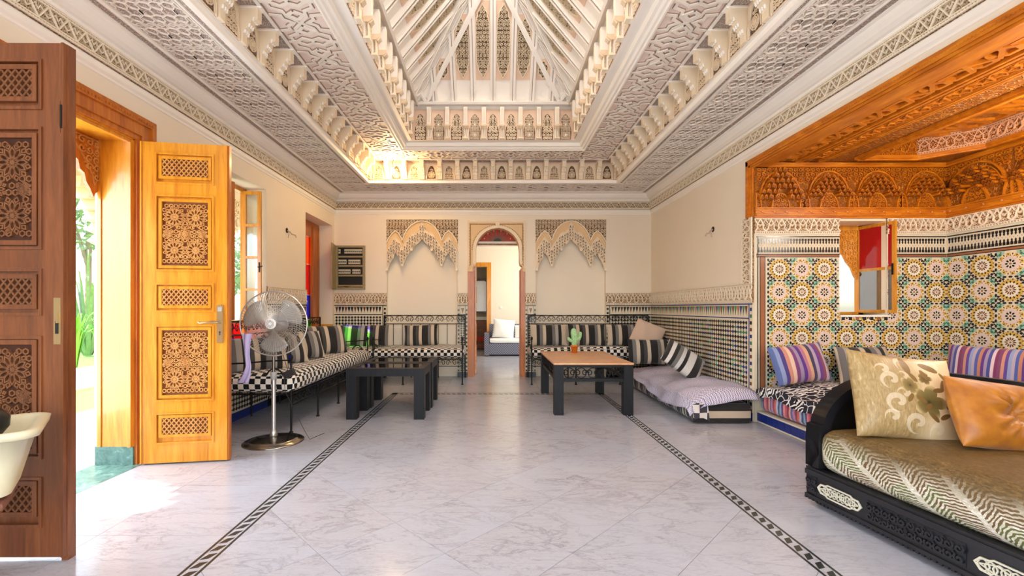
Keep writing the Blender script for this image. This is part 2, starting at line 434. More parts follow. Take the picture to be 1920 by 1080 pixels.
def f_pink(g):
    n = g.noise(g.obj(), 4, 6, .65, .8); k = g.noise(g.obj(), 22, 5, .7)
    return dict(color=g.ramp(n*.6+k*.4, [(.3, '#b97f58'), (.5, '#d49e72'), (.7, '#e3b88e')]))
M_pinkst = mat('salmon_marble_top', f_pink, rough=.3)
M_terra = plain('orange_terracotta', '#d4761e', .5)
M_cactus = mat('cactus_felt', lambda g: dict(color=g.ramp(g.noise(g.obj(), 60, 3), [(.3, '#7fae74'), (.7, '#a8d29a')]), height=g.noise(g.obj(), 90, 2)), rough=.8)
def glassmat(name, col, rough=.02, alpha=.15, tint=None):
    m = bpy.data.materials.new(name); m.use_nodes = True; nt = m.node_tree; nt.nodes.remove(nt.nodes['Principled BSDF']); g = G(nt)
    out = nt.nodes['Material Output']; t = g.n('ShaderNodeBsdfTransparent'); t.inputs[0].default_value = C(tint or col)
    gl = g.n('ShaderNodeBsdfGlossy'); gl.inputs[0].default_value = (1, 1, 1, 1); gl.inputs[1].default_value = rough
    mx = g.n('ShaderNodeMixShader'); mx.inputs[0].default_value = alpha
    nt.links.new(t.outputs[0], mx.inputs[1]); nt.links.new(gl.outputs[0], mx.inputs[2]); nt.links.new(mx.outputs[0], out.inputs[0]); return m
M_glass = glassmat('clear_glass', '#f4f8f8', .01, .12)
M_glassT = glassmat('smoked_table_glass', '#5a5450', .03, .35)
M_redgl = glassmat('red_stained_glass', '#e01810', .05, .06); M_blugl = glassmat('blue_stained_glass', '#1c2ae8', .05, .06)
M_grngl = glassmat('green_stained_glass', '#58e010', .05, .06); M_orgl = glassmat('amber_stained_glass', '#ff8a10', .05, .06)
M_redgl2 = plain('deep_red_window_glass', '#b0141c', .06)
M_greygl = glassmat('grey_window_glass', '#8a8698', .03, .25)
# textiles
def stripes(name, cols, axis=0, span=.5, rep=1, rough=.85, wob=.0, world=False):
    def fn(g):
        p = g.obj(); c = g.xyz(p); x = c[axis]
        if wob: x = x+(g.noise(p, 9, 2)-.5)*wob
        f = ((x/span+.5)*rep) % 1.0
        n = len(cols); st = [(i/n, h) for i, h in enumerate(cols)]
        weave = g.noise(g.map(p, (160, 160, 160)), 1, 2)
        col = g.ramp(f, st, True)
        return dict(color=g.mix(weave*.12, col, '#8d8478'), height=weave+g.noise(p, 18, 3)*.6)
    return mat(name, fn, rough=rough, bump=.35, bdist=.004, sheen=.2, spec=.2)
K, GR, BE, LG, DG = '#131316', '#6d6a68', '#c3b29c', '#a39d95', '#3f3d3d'
M_st1 = stripes('charcoal_beige_stripe', [GR, LG, K, DG, BE, K, GR, LG, K, BE], 0, .52)
M_st2 = stripes('black_grey_stripe', [BE, K, GR, BE, K, K, GR, LG, K, BE], 0, .52)
M_st3 = stripes('bold_black_cream_stripe', [K, GR, BE, K, DG, BE, K, K, GR, BE, K], 0, .56)
M_st4 = stripes('black_white_stripe', [K, '#d8d2cc', K, GR, '#cfc9c4', K, '#d8d2cc', '#d8d2cc', K, K, '#b8b2ac'], 0, .5)
M_prp = stripes('purple_rainbow_stripe', ['#5a6ca0', '#8a98c0', '#4a3a80', '#c98a78', '#e0c0a8', '#7a3f78', '#9c8aa8', '#5a2f8c', '#b87a90', '#d8a888', '#3f3a5c', '#b0a0b8', '#6a3a90', '#8a4868', '#c8b0b8', '#5a5a98'], 0, .55)
M_prpB = stripes('purple_rainbow_bolster', ['#7a3f68', '#c88a78', '#5a3f8c', '#8a98c0', '#b0a0b0', '#4a5aa0', '#b87a60', '#5a2f7c', '#9c8aa8', '#3f4a8c', '#d8c0c8', '#7a2f58'], 0, .5, 2)
M_patch = stripes('patchwork_mattress_stripe', ['#c05a70', '#e08a8a', '#5a3f78', '#88a8c8', '#3f4a78', '#b0c0d8', '#d86a5a', '#8a3f58', '#b880a8', '#5a6a98', '#e0a090', '#903048'], 1, .5, 1.6, wob=.05)
M_mst = stripes('black_cream_mattress_stripe', [K, K, BE, K, '#d8cfc4', K, GR, K], 1, .5, 2)
M_mstz = stripes('mattress_end_stripe', [K, GR, BE, BE, K, K, BE, BE, K], 2, .33)
def f_check(sc, a, b, rot=0, dist=.012):
    def fn(g):
        p = g.obj(); q = g.vadd(p, g.noise(p, 5, 2, col=True), dist)
        q = g.map(q, (1, 1, 1), (0, 0, rot), (.0131, .0171, .0093))
        x = g.n('ShaderNodeTexChecker'); g.put(x.inputs[0], q); x.inputs[1].default_value = C(a); x.inputs[2].default_value = C(b); x.inputs[3].default_value = sc
        return dict(color=S(g, x.outputs[0]), height=g.noise(p, 14, 3))
    return fn
M_check = mat('black_white_check_cloth', f_check(1/.052, '#e6ddd0', '#121214'), rough=.85, bump=.4, bdist=.01, sheen=.1, spec=.2)
def f_ging(g):
    p = g.obj(); q = g.vadd(p, g.noise(p, 5, 2, col=True), .01)
    x = g.n('ShaderNodeTexChecker'); g.put(x.inputs[0], g.map(q, (1, 1, 1), (0, 0, 0), (.003, .004, .002))); x.inputs[1].default_value = C('#e2dcea'); x.inputs[2].default_value = C('#75718c'); x.inputs[3].default_value = 1/.0115
    return dict(color=S(g, x.outputs[0]), height=g.noise(p, 8, 3))
M_ging = mat('fine_gingham_cloth', f_ging, rough=.9, bump=.5, bdist=.02, spec=.2)
def f_zebra(g):
    p = g.obj(); w = g.wave(p, 9, 9, 2, 1.6, 'RINGS'); z = (w > .5)
    q = g.vadd(p, g.noise(p, 4, 2, col=True), .08); e = g.vor(q, 13, 'DISTANCE_TO_EDGE'); net = (e > .045)
    sel = (g.noise(p, 3.2, 1) > .5)
    return dict(color=g.mix(sel, g.mix(z, '#e8e4e2', '#17171a'), g.mix(net, '#e8e4e2', '#2c2c33')), height=g.noise(p, 14, 3))
M_zebra = mat('zebra_print_blanket', f_zebra, rough=.9, bump=.4, bdist=.01, spec=.2)
def f_gold(g):
    p = g.obj(); x, y, z = g.xyz(p)
    dz = g.noise(p, 3, 3); t = (x*.8+z*.9-y*.55)
    ln0 = g.noise(p, 40, 2); leaf = ((t*5.2)+dz*.8) % 1.0; lf = (leaf-.5).abs()*2        # chevron spine distance
    rung = ((y*34-z*44+x*32+lf*2.6+dz*2.5+ln0*1.2) % 1.0); stroke = (rung > .5)*(lf > .16)
    ln = g.noise(g.map(p, (30, 90, 90), (0, 0, .5)), 1, 4, .7, 1.2)
    base = g.ramp(ln, [(.35, '#4f3c20'), (.55, '#6e5630'), (.75, '#94794c')])
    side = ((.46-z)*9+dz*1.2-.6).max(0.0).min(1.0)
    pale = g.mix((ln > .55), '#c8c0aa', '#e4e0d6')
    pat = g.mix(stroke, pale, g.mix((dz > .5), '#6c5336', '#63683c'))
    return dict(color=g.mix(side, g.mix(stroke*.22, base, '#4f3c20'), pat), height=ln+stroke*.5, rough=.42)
M_goldf = mat('gold_leaf_brocade', f_gold, rough=.5, bump=.5, bdist=.006, spec=.35)
def f_floral(g):
    p = g.obj(); x, y, z = g.xyz(p); z = z-.25; n = g.noise(p, 6, 3); ln = g.noise(g.map(p, (120, 12, 30)), 1, 3, .6, .6)
    base = g.mix(((x+.02+(n-.5)*.12)*9).max(0.0).min(1.0), g.ramp(ln, [(.3, '#8d7347'), (.6, '#a98f60'), (.8, '#cbb68a')]), '#dcc39a')
    def flower(cx, cz, R, c1, c2, k, col):
        dx = x-cx; dz = z-cz; r = (dx*dx+dz*dz).sqrt(); a = dz.atan2(dx); rad = ((a*(k/2)).cos().abs()*.45+.62)*R
        m = (r < rad); inner = g.ramp(r/R, [(0, '#2b2614'), (.15, c2), (.75, c1), (1, '#c0aa76')])
        return g.mix(m, col, inner)
    c = base
    # pale acanthus scrolls left
    for (cx, cz, R) in ((-.12, .07, .050), (-.10, -.05, .055), (-.03, .17, .045), (-.01, -.15, .055), (-.07, .0, .035), (-.15, .13, .035), (-.13, -.13, .04), (.10, -.18, .045), (.14, .18, .045), (-.05, .10, .03)):
        dx = x-cx; dz = z-cz; r = (dx*dx+dz*dz).sqrt(); a = dz.atan2(dx)
        ring = ((r*95-a*1.0).sin() > .15)*(r < R)
        c = g.mix(ring*.38, c, '#eadcc2')
    c = flower(.06, -.03, .090, '#7c6c3e', '#5c5028', 5, c); c = flower(-.03, .05, .050, '#8c7848', '#6a5830', 5, c); c = flower(.06, .10, .036, '#7c6238', '#5c4826', 5, c)
    for (cx, cz, a0, L) in ((.05, -.06, .7, .03), (.02, -.02, 2.6, .03), (.15, .07, 1.2, .035), (.06, .12, 2.0, .03), (.08, -.11, 2.4, .032), (.14, -.10, .5, .03), (.0, .10, 2.2, .03), (-.02, .165, 1.6, .05), (.1, .165, 2.8, .05), (.19, -.04, .3, .04), (-.04, -.02, 1.0, .028), (.12, .04, .2, .03), (.17, .12, 2.2, .03)):
        ca, sa = math.cos(a0), math.sin(a0); dx = (x-cx); dz = (z-cz); u = (dx*ca+dz*sa)/L; v = (dz*ca-dx*sa)/(L*.42)
        c = g.mix((u*u+v*v) < 1.0, c, '#7a5c30')
    return dict(color=c, height=ln+n)
M_floral = mat('gold_floral_satin', f_floral, rough=.42, bump=.25, bdist=.004, spec=.4)
M_mustard = mat('mustard_velvet', lambda g: dict(color=g.ramp(g.noise(g.obj(), 14, 4, .6), [(.3, '#965406'), (.6, '#b06c0a'), (.8, '#c4841a')]), height=g.noise(g.map(g.obj(), (60, 60, 60)), 1, 3)), rough=.45, bump=.12, sheen=.15)
M_plainc = plain('dusty_pink_cloth', '#cdb19c', .9, sheen=.2)
M_lilac = plain('lilac_gauze', '#c4b6dc', .9)
M_whitec = plain('white_cushion_cloth', '#eeece6', .85)
M_cream_pl = plain('cream_plastic', '#d9cfae', .4); M_black = plain('black_plastic', '#141414', .45)
M_blade = plain('smoky_fan_blade', '#a39c92', .35); M_grey = plain('grey_plastic', '#a5a19a', .5)
M_metalbox = plain('painted_steel_box', '#9c8c68', .5, var=.1); M_breaker = plain('breaker_ivory', '#cfc8b4', .5)
M_wicker = mat('grey_wicker', f_check(34, '#8c8c98', '#4c4c5c', 0, 0), rough=.8)
M_walnut = mat('walnut_board', f_wood('#5a3320', '#7c4a30', '#9c6848', 1, 0), rough=.5)
M_red = plain('red_cloth', '#c43a26', .8)
M_grass = mat('lawn_grass', lambda g: dict(color=g.ramp(g.noise(g.pos(), 26, 5, .7), [(.3, '#5f9a38'), (.6, '#86bc52'), (.8, '#a8d070')]), height=g.noise(g.pos(), 60, 3)), rough=.9, bump=.8, bdist=.03)
M_gravel = plain('pale_sand_path', '#e6d3b8', .9)
M_leaf = plain('bright_leaf', '#7cc43c', .6, var=.2); M_leafD = plain('dusty_tree_leaf', '#8fa878', .7, var=.2); M_bark = plain('pale_bark', '#a08c74', .9)
M_brownw = plain('brown_woven_cane', '#7c4a38', .8)
# ---------------------------------------------------------------- floor
m = MB(); m.box(XL-.30, YR, -.12, XR+.02, YB+.3, -.006)
floor = struct(m.build('floor', M_joint))
def tile_mesh(pts, t=.006): 
    mm = MB(); mm.poly([(x, y) for x, y in pts], -t, 0); return mm
bx0, bx1, ax0, ax1, by0, by1 = -1.327, 1.487, -1.415, 1.573, 6.15, 6.28
s = .44; hd = s/math.sqrt(2); gap = .0011
full = None
for i in range(-8, 9):
    for j in range(0, 24):
        cx = .08+i*2*hd+(hd if j % 2 else 0); cy = .3+j*hd
        d = hd-gap*1.4
        pts = [(cx+d, cy), (cx, cy+d), (cx-d, cy), (cx, cy-d)]
        c = clip_poly(pts, bx0+gap, .2, bx1-gap, by0-gap)
        if len(c) < 3: continue
        ar = abs(sum(c[k-1][0]*c[k][1]-c[k][0]*c[k-1][1] for k in range(len(c))))/2
        if ar < 1e-4: continue
        if ar > 2*d*d-1e-6:
            if full is None:
                full = tile_mesh([(d, 0), (0, d), (-d, 0), (0, -d)]).build('marble_tile', M_marble, floor, loc=(cx, cy, 0))
            else: dup(full, loc=(cx, cy, 0))
        else: tile_mesh([(x-cx, y-cy) for x, y in c]).build('marble_tile', M_marble, floor, loc=(cx, cy, 0))
def rect_tiles(x0, x1, y0, y1, nx, ny):
    a = (x1-x0)/nx; b = (y1-y0)/ny
    t0 = tile_mesh([(-a/2+gap, -b/2+gap), (a/2-gap, -b/2+gap), (a/2-gap, b/2-gap), (-a/2+gap, b/2-gap)]).build('marble_tile', M_marble, floor, loc=(x0+a/2, y0+b/2, 0))
    for i in range(nx):
        for j in range(ny):
            if i or j: dup(t0, loc=(x0+a*(i+.5), y0+b*(j+.5), 0))
rect_tiles(XL, ax0, YR, by1, 2, 12); rect_tiles(ax1, XR, YR, by1, 2, 12); rect_tiles(XL, XR, by1, YB+.3, 8, 3); rect_tiles(bx0, bx1, YR, .2, 4, 3)
# inlaid border: two dark lines and a row of dark rhombs in white
m = MB()
for (x0, x1) in ((ax0, bx0), (bx1, ax1)): m.box(x0, YR, -.006, x1, by1, -.0006)
m.box(ax0, by0, -.006, ax1, by1, -.0006); m.build('border_strip', M_marble, floor)
def line(x0, y0, x1, y1):
    mm = MB(); mm.box(x0, y0, -.006, x1, y1, .0004); mm.build('border_line', M_dark, floor)
lw = .013
line(ax0, .3, ax0+lw, by1); line(bx0-lw, .3, bx0, by0+lw); line(bx1, .3, bx1+lw, by0+lw); line(ax1-lw, .3, ax1, by1)
line(ax0+lw, by1-lw, ax1-lw, by1); line(bx0, by0, bx1, by0+lw)
mm = MB(); mm.poly([(-.026, -.030), (.010, -.019), (.026, .030), (-.010, .019)], -.006, .0004); rh = mm.build('border_rhomb', M_dark, floor, loc=(ax0+.044, 1.7, 0))
y = 1.7
while y < by1-.06:
    for x in (ax0+.044, bx1+.043):
        if (x, y) != (ax0+.044, 1.7): dup(rh, loc=(x, y, 0))
    y += .0735
x = bx0+.05
q = Matrix.Rotation(PI/2, 4, 'Z')
while x < bx1-.03:
    dup(rh, mtx=Matrix.Translation((x, (by0+by1)/2, 0)) @ q @ Matrix.Diagonal((1.1, 1, 1, 1))); x += .0735

# ---------------------------------------------------------------- zellige and carved friezes (shared meshes)
def dart(m, u, v, w, h, z0, z1, mi, up=False):
    s = 1 if up else -1
    m.poly([(u-w*.46, v), (u+w*.46, v), (u+w*.30, v+s*h*.35), (u+w*.10, v+s*h*.72), (u, v+s*h), (u-w*.10, v+s*h*.72), (u-w*.30, v+s*h*.35)], z0, z1, mi)
def mosaic(m, u0, u1, v0, v1, p=.053, colour=None):
    nu = max(1, round((u1-u0)/p)); nv = max(1, round((v1-v0)/p)); pu = (u1-u0)/nu; pv = (v1-v0)/nv
    for i in range(nu):
        for j in range(nv):
            cu = u0+(i+.5)*pu; cv = v0+(j+.5)*pv; c = colour(cu, cv) if colour else iK
            a = pu*.30; b = pv*.34; k = .45
            m.poly([(cu-a*k, cv-b), (cu+a*k, cv-b), (cu+a, cv-b*k), (cu+a, cv+b*k), (cu+a*k, cv+b), (cu-a*k, cv+b), (cu-a, cv+b*k), (cu-a, cv-b*k)], .012, .0145, c)
            q = pu*.13
            m.poly([(cu-pu/2+q, cv), (cu-pu/2, cv+q*1.3), (cu-pu/2-q, cv), (cu-pu/2, cv-q*1.3)] if i else [(cu-pu/2, cv-q), (cu-pu/2+q, cv), (cu-pu/2, cv+q)], .012, .0145, c)
            if j: m.poly([(cu, cv-pv/2-q), (cu+q*1.3, cv-pv/2), (cu, cv-pv/2+q), (cu-q*1.3, cv-pv/2)], .012, .0145, c)
FRZ = {}
def frieze_tile(L, h, kind):
    m = MB(); m.box(0, 0, 0, L, h, .014, 0)
    b = h*.14
    for v in (b*.15, b, h-b, h-b*.15): m.box(0, v-.0035, .014, L, v+.0035, .026, 1)
    n = max(2, round(L/(b*.9)))
    for i in range(n):
        for v in (b*.58, h-b*.58):
            m.poly([(L*(i+.1)/n, v), (L*(i+.5)/n, v+b*.28), (L*(i+.9)/n, v), (L*(i+.5)/n, v-b*.28)], .014, .022, 1)
    v0, v1 = b*1.15, h-b*1.15; H = v1-v0
    if kind == 'zig':
        m.ribbon([(0, v0), (L*.25, v1), (L*.5, v0), (L*.75, v1), (L, v0)], h*.05, .014, .028, 1)
        m.ribbon([(0, v0+H*.5), (L*.06, v0+H*.8), (L*.25, v0+H*.3), (L*.44, v0+H*.8), (L*.5, v0+H*.5), (L*.56, v0+H*.8), (L*.75, v0+H*.3), (L*.94, v0+H*.8), (L, v0+H*.5)], h*.03, .014, .024, 1)
    else:
        m.ribbon([(0, v0), (L*.12, v0+H*.22), (L*.10, v0+H*.55), (L*.25, v1), (L*.40, v0+H*.55), (L*.38, v0+H*.22), (L*.5, v0), (L*.62, v0+H*.22), (L*.66, v0+H*.55), (L*.75, v1), (L*.90, v0+H*.5), (L*.88, v0+H*.2), (L, v0)], h*.05, .014, .028, 1)
        m.ribbon([(0, v1), (L*.08, v0+H*.7), (L*.25, v0+H*.45), (L*.42, v0+H*.7), (L*.5, v1), (L*.58, v0+H*.7), (L*.75, v0+H*.45), (L*.92, v0+H*.7), (L, v1)], h*.035, .014, .025, 1)
    scrollfill(m, 0.003, v0, L-.003, v1, H/3, h*.020, .014, .021, 2)
    return m
def friezes(parent, F_, u0, u1, v, h, kind='ogee', L=.24, mats=(M_carvW, M_strapc, M_filig), w=0.0, name='frieze_panel'):
    n = max(1, round((u1-u0)/L)); a = (u1-u0)/n
    key = (round(h, 3), kind, mats[0].name, L)
    for i in range(n):
        mt = F_ @ Matrix.Translation((u0+i*a, v, w)) @ Matrix.Diagonal((a/L, 1, 1, 1))
        if key not in FRZ: FRZ[key] = frieze_tile(L, h, kind).build(name, list(mats), parent, mt)
        else: dup(FRZ[key], parent, mt)
def dado(parent, F_, u0, u1, colour=None, e0=True, e1=True, top=1.26, dartc=None):
    m = MB(); m.box(u0, 0, 0, u1, top, .012, 0); m.build('zellige_bed', M_grout, parent, F_)
    m = MB(); e = .075
    a = u0+(e if e0 else 0); b = u1-(e if e1 else 0)
    m.box(u0, 0, .012, u1, .09, .016, iB if colour else iK)
    m.box(u0, top-.022, .012, u1, top-.008, .0145, iK if not colour else iB)
    m.box(a, top-.175, .012, b, top-.163, .0145, iK if not colour else iB)
    n = max(1, round((b-a-.03)/.052)); p = (b-a-.03)/n
    for i in range(n): dart(m, a+.015+(i+.5)*p, top-.035, p, .105, .012, .0145, dartc(i) if dartc else (iK if i % 3 else iN))
    for (on, uu) in ((e0, u0), (e1, u1-e)):
        if not on: continue
        k = 0; v = .09
        m.box(uu+(.058 if uu == u0 else .005), .09, .012, uu+(.070 if uu == u0 else .017), top-.02, .0145, iK if not colour else iB)
        while v < top-.07:
            cc = iK if not colour else (iN, iK, iG, iB)[k % 4]
            uo = uu+.012 if uu == u0 else uu+.028
            m.box(uo, v, .012, uo+.034, v+.036, .0145, cc if k >= 0 else iW); v += .072; k += 1
    if b-a > .08: mosaic(m, a+.012, b-.012, .10, top-.19, colour=colour)
    m.build('mosaic_tile', ZM_ALL, parent, F_, kind='stuff')
    friezes(parent, F_, u0, u1, top, .21)

# ---------------------------------------------------------------- walls
m = MB(); NB = (-1.84, -.604); NC = (.76, 1.98)
holed(m, XL-.42, XR+.2, 0, 3.3, [(-.43, 0, .577, 2.70), (NB[0], 0, NB[1], 2.75), (NC[0], 0, NC[1], 2.75)], -.30, 0)
for a, b in (NB, NC): m.box(a, 0, -.30, b, 2.75, -.10)
wall_back = struct(m.build('wall_back', M_wall, None, FB))
Iw = FB.inverted()          # children of walls use wall-local frames: wall objects carry the frame themselves
ID = Matrix.Identity(4)
for (a, b, e0, e1) in ((XL, NB[0], False, True), (NB[1], -.43, True, True), (.577, NC[0], True, True), (NC[1], XR, True, False)):
    if b-a < .3:
        m = MB(); m.box(a, 0, 0, b, 1.26, .012, 0); m.build('zellige_bed', M_grout, wall_back, ID)
        m = MB(); m.box(a, 0, .012, b, .09, .016, iK); c = (a+b)/2; m.box(a, 1.238, .012, b, 1.252, .0145, iK)
        m.box(a, 1.085, .012, b, 1.097, .0145, iK); dart(m, c, 1.20, .06, .09, .012, .0145, iN); m.box(a+.035, .09, .012, a+.042, 1.24, .0145, iK); m.box(b-.042, .09, .012, b-.035, 1.24, .0145, iK)
        v = .1
        while v < 1.2:
            for u in (a+.004, b-.03): m.box(u, v, .012, u+.026, v+.034, .0145, iK)
            v += .07
        mosaic(m, a+.045, b-.045, .10, 1.07, p=.04); m.build('mosaic_tile', ZM_ALL, wall_back, ID, kind='stuff')
        friezes(wall_back, ID, a, b, 1.26, .21, L=.157)
    else: dado(wall_back, ID, a, b, e0=e0, e1=e1)

def inpoly(x, y, P):
    c = False
    for i in range(len(P)):
        (x1, y1), (x2, y2) = P[i-1], P[i]
        if (y1 > y) != (y2 > y) and x < (x2-x1)*(y-y1)/(y2-y1)+x1: c = not c
    return c
def muqarnas_panel():
    k = .000947; cv = lambda x, y: (x*k, -y*k)
    up = [(0, 60), (40, 130), (60, 190), (120, 250), (150, 240), (190, 255), (230, 330), (300, 420), (350, 500), (365, 520), (400, 430), (440, 380), (490, 325), (530, 380), (560, 430), (600, 490), (652, 600)]
    lo = [(652, 925), (620, 900), (600, 830), (560, 760), (520, 700), (505, 640), (490, 600), (470, 640), (430, 690), (410, 760), (390, 800), (375, 845), (345, 845), (330, 800), (310, 760), (290, 690), (240, 620), (205, 560), (165, 560), (150, 500), (90, 450), (60, 430), (20, 380), (0, 360)]
    m = MB()
    bigarc = [(360, 400), (350, 360), (320, 270), (270, 180), (200, 105), (120, 55), (50, 32), (0, 28)]
    smallarc = [(360, 400), (385, 330), (430, 250), (490, 212), (550, 260), (610, 340), (648, 420)]
    for sg in (1, -1):
        f = lambda P: [cv(sg*x, y) for x, y in P]
        arcs = f(bigarc[::-1]+smallarc[1:]); top = f([(655, 0), (0, 0)])
        spand = arcs+f([(655, 420), (655, 0), (0, 0)])
        m.poly(spand, 0, .03, 0)
        och = arcs+f(up[::-1]); m.poly(och, 0, .016, 1)
        body = f(up+lo); m.poly(body, 0, .045, 2)
        m.ribbon(f(bigarc), .016, .016, .055, 3); m.ribbon(f(smallarc), .016, .016, .055, 3); m.ribbon(f(up), .008, .03, .060, 3)
        u0, u1 = (0, .62) if sg > 0 else (-.62, 0)
        scrollfill(m, u0, -.40, u1, -.004, .05, .008, .03, .042, 4, lambda x, y: inpoly(x, y, spand))
        for i in range(14):
            for j in range(18):
                x = sg*(i+.5)*.046; y = -(j+.5+(i % 2)*.5)*.050
                if all(inpoly(x+dx, y+dy, body) for dx, dy in ((0, .018), (0, -.018), (.014, 0), (-.014, 0))):
                    w = .066+.02*((i+j) % 3)
                    m.poly([(x-.020, y-.022), (x+.020, y-.022), (x+.020, y+.006), (x, y+.025), (x-.020, y+.006)], .045, w, 3)
                    m.poly([(x-.009, y-.022), (x+.009, y-.022), (x+.009, y+.0), (x, y+.012), (x-.009, y+.0)], w, w+.003, 5)
        for px, py in ((360, 850), (185, 565), (640, 930)):
            x, y = cv(sg*px, py); m.poly([(x-.022, y-.012), (x+.022, y-.012), (x+.016, y+.03), (x-.016, y+.03)], .03, .075, 3)
    m.box(-.655*.947, -.004, 0, .655*.947, .01, .05, 3)
    return m
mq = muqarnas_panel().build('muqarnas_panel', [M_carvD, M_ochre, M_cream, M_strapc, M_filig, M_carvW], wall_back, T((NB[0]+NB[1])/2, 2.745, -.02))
dup(mq, mtx=T((NC[0]+NC[1])/2, 2.745, -.02) @ Matrix.Diagonal(((NC[1]-NC[0])/(NB[1]-NB[0]), 1, 1, 1)))

# arched doorway in the back wall: alfiz panel with arch cut out
ac, ar = .093, .383
arch = [(ac+ar+.05, 1.84), (ac+ar+.05, 1.93), (ac+ar+.012, 1.96), (ac+ar, 2.02), (ac+ar, 2.22)]
for i in range(1, 12):
    t = i/12*PI; arch.append((ac+ar*math.cos(t), 2.22+.36*math.sin(t)+.03*(1-abs(math.cos(t)))))
arch += [(ac-ar, 2.22), (ac-ar, 2.02), (ac-ar-.012, 1.96), (ac-ar-.05, 1.93), (ac-ar-.05, 1.84)]
m = MB(); L0, R0 = -.43, .577
outl = [(R0, 1.84), (R0, 2.72), (ac, 2.72), (L0, 2.72), (L0, 1.84)]
h = len(arch)//2
for w1, w0, mi in ((.012, -.26, 0),):
    m.poly([(R0, 1.84)]+arch[:h+1]+[(arch[h][0], 2.72), (R0, 2.72)], w0, w1, 0, back=True)
    m.poly([(L0, 1.84), (L0, 2.72), (arch[h][0], 2.72)]+arch[h:], w0, w1, 0, back=True)
m.ribbon([(x+(.02 if x > ac else -.02), y+.015) for x, y in arch[2:-2]], .05, .0, .022, 1)
m.ribbon([(R0-.015, 1.9), (R0-.015, 2.70), (L0+.015, 2.70), (L0+.015, 1.9)], .022, .012, .024, 1)
m.ribbon([(R0-.05, 1.95), (R0-.05, 2.665), (L0+.05, 2.665), (L0+.05, 1.95)], .010, .012, .020, 2)
for i in range(44):
    t = i/43*PI; m.poly(circ(ac+(ar+.062)*math.cos(t), 2.22+.43*math.sin(t), .008, 5), .012, .022, 2)
for i in range(14):
    for x in (R0-.032, L0+.032): m.poly(circ(x, 1.95+i*.05, .007, 4), .012, .022, 2)
m.poly(circ(ac, 2.665, .04, 8), .012, .034, 1)
m.build('arch_surround', [M_ochre, M_cream, M_carvW], wall_back, ID)
trim = MB()

m = MB(); holed(m, YR, YB, 0, 3.3, [(2.13, 0, 3.40, 2.50), (4.45, .74, 5.39, 2.64), (6.52, .72, 7.62, 2.62)], -.30, 0)
wall_left = struct(m.build('wall_left', M_wall, None, FL))
dado(wall_left, ID, 5.39, 6.52, e0=True, e1=False); dado(wall_left, ID, 3.66, 4.45, e0=False, e1=True)
for (a, b, t) in ((4.45, 5.39, .73), (6.52, 7.62, .71)):
    m = MB(); m.box(a, 0, 0, b, t, .012, 0); m.build('zellige_bed', M_grout, wall_left, ID)
    m = MB(); mosaic(m, a, b, .10, t); m.box(a, 0, .012, b, .09, .016, iB); m.build('mosaic_tile', ZM_ALL, wall_left, ID, kind='stuff')
m = MB(); holed(m, -YB, -YR, 0, 3.3, [(-AY, 0, -AN, 2.70)], -.12, 0)
wall_right = struct(m.build('wall_right', M_wall, None, FR))
def rcol(u, v):
    y = -u; k = random.random(); near = max(0, min(1, (6.4-y)/1.6))
    if k < .55-.25*near+.1: return iK
    return random.choice([iK, iB, iG, iN, iK]) if near > .1 else random.choice([iK, iK, iN])
dado(wall_right, ID, -YB, -AY, colour=rcol, e0=False, e1=True, dartc=lambda i: (iN, iG, iT, iB, iG)[i % 5] if i > 18 else (iK, iN, iG)[i % 3])
# carved vertical strip beside the alcove and a rear wall behind the camera
mt = Matrix.Translation((-AY, 1.47, 0)) @ Matrix.Rotation(PI/2, 4, 'Z')
friezes(wall_right, mt, 0, .70, 0, .21)
m = MB(); holed(m, -2.75, 2.9, 0, 3.3, [(-2.3, 0, 2.3, 2.9)], -.2, 0); wall_front = struct(m.build('wall_front', M_wall, None, fr((0, YR, 0), (-1, 0, 0), (0, 0, 1))))

# ---------------------------------------------------------------- ceiling: stepped cornice, soffit, lantern (one mitred loop)
def loop(m, prof, mi, close=True):
    def ring(d, z): return [(XL+d, YR+d, z), (XL+d, YB-d, z), (XR-d, YB-d, z), (XR-d, YR+d, z)]
    for (a, b) in zip(prof, prof[1:]):
        A = ring(*a); B = ring(*b); m.add(A+B, [(i, 4+i, 4+(i+1) % 4, (i+1) % 4) for i in range(4)], mi)
m = MB()
loop(m, [(0, 2.83), (.010, 2.835), (.012, 2.85), (.03, 2.865), (.035, 2.90), (.02, 2.905), (.02, 2.915)], 0)
loop(m, [(.02, 2.915), (.02, 3.06)], 1)
loop(m, [(.02, 3.06), (.04, 3.065), (.045, 3.085), (.07, 3.09), (.10, 3.11), (.125, 3.14), (.135, 3.165), (.155, 3.17), (.158, 3.18)], 0)
loop(m, [(.158, 3.18), (.215, 3.18)], 2)
loop(m, [(.215, 3.18), (.217, 3.168), (.235, 3.160), (.25, 3.168), (.25, 3.18)], 0)
loop(m, [(.25, 3.18), (.71, 3.18)], 2); loop(m, [(.71, 3.18), (.712, 3.17), (.725, 3.17), (.728, 3.18)], 0); loop(m, [(.728, 3.18), (.775, 3.18)], 2)
loop(m, [(.775, 3.18), (.778, 3.155), (.80, 3.145), (.83, 3.15), (.835, 3.19), (.86, 3.19)], 0)
loop(m, [(.86, 3.19), (.86, 3.46)], 3); loop(m, [(.86, 3.46), (1.0, 3.46)], 2); loop(m, [(1.0, 3.46), (1.0, 3.45), (1.03, 3.45), (1.03, 3.46)], 0)
loop(m, [(1.03, 3.46), (1.45, 3.46)], 4)
loop(m, [(1.45, 3.46), (1.452, 3.43), (1.47, 3.425), (1.48, 3.44), (1.50, 3.44), (1.515, 3.46), (1.54, 3.465), (1.55, 3.50), (1.55, 3.51), (1.64, 3.51)], 0)
loop(m, [(1.64, 3.51), (1.64, 3.93)], 5)
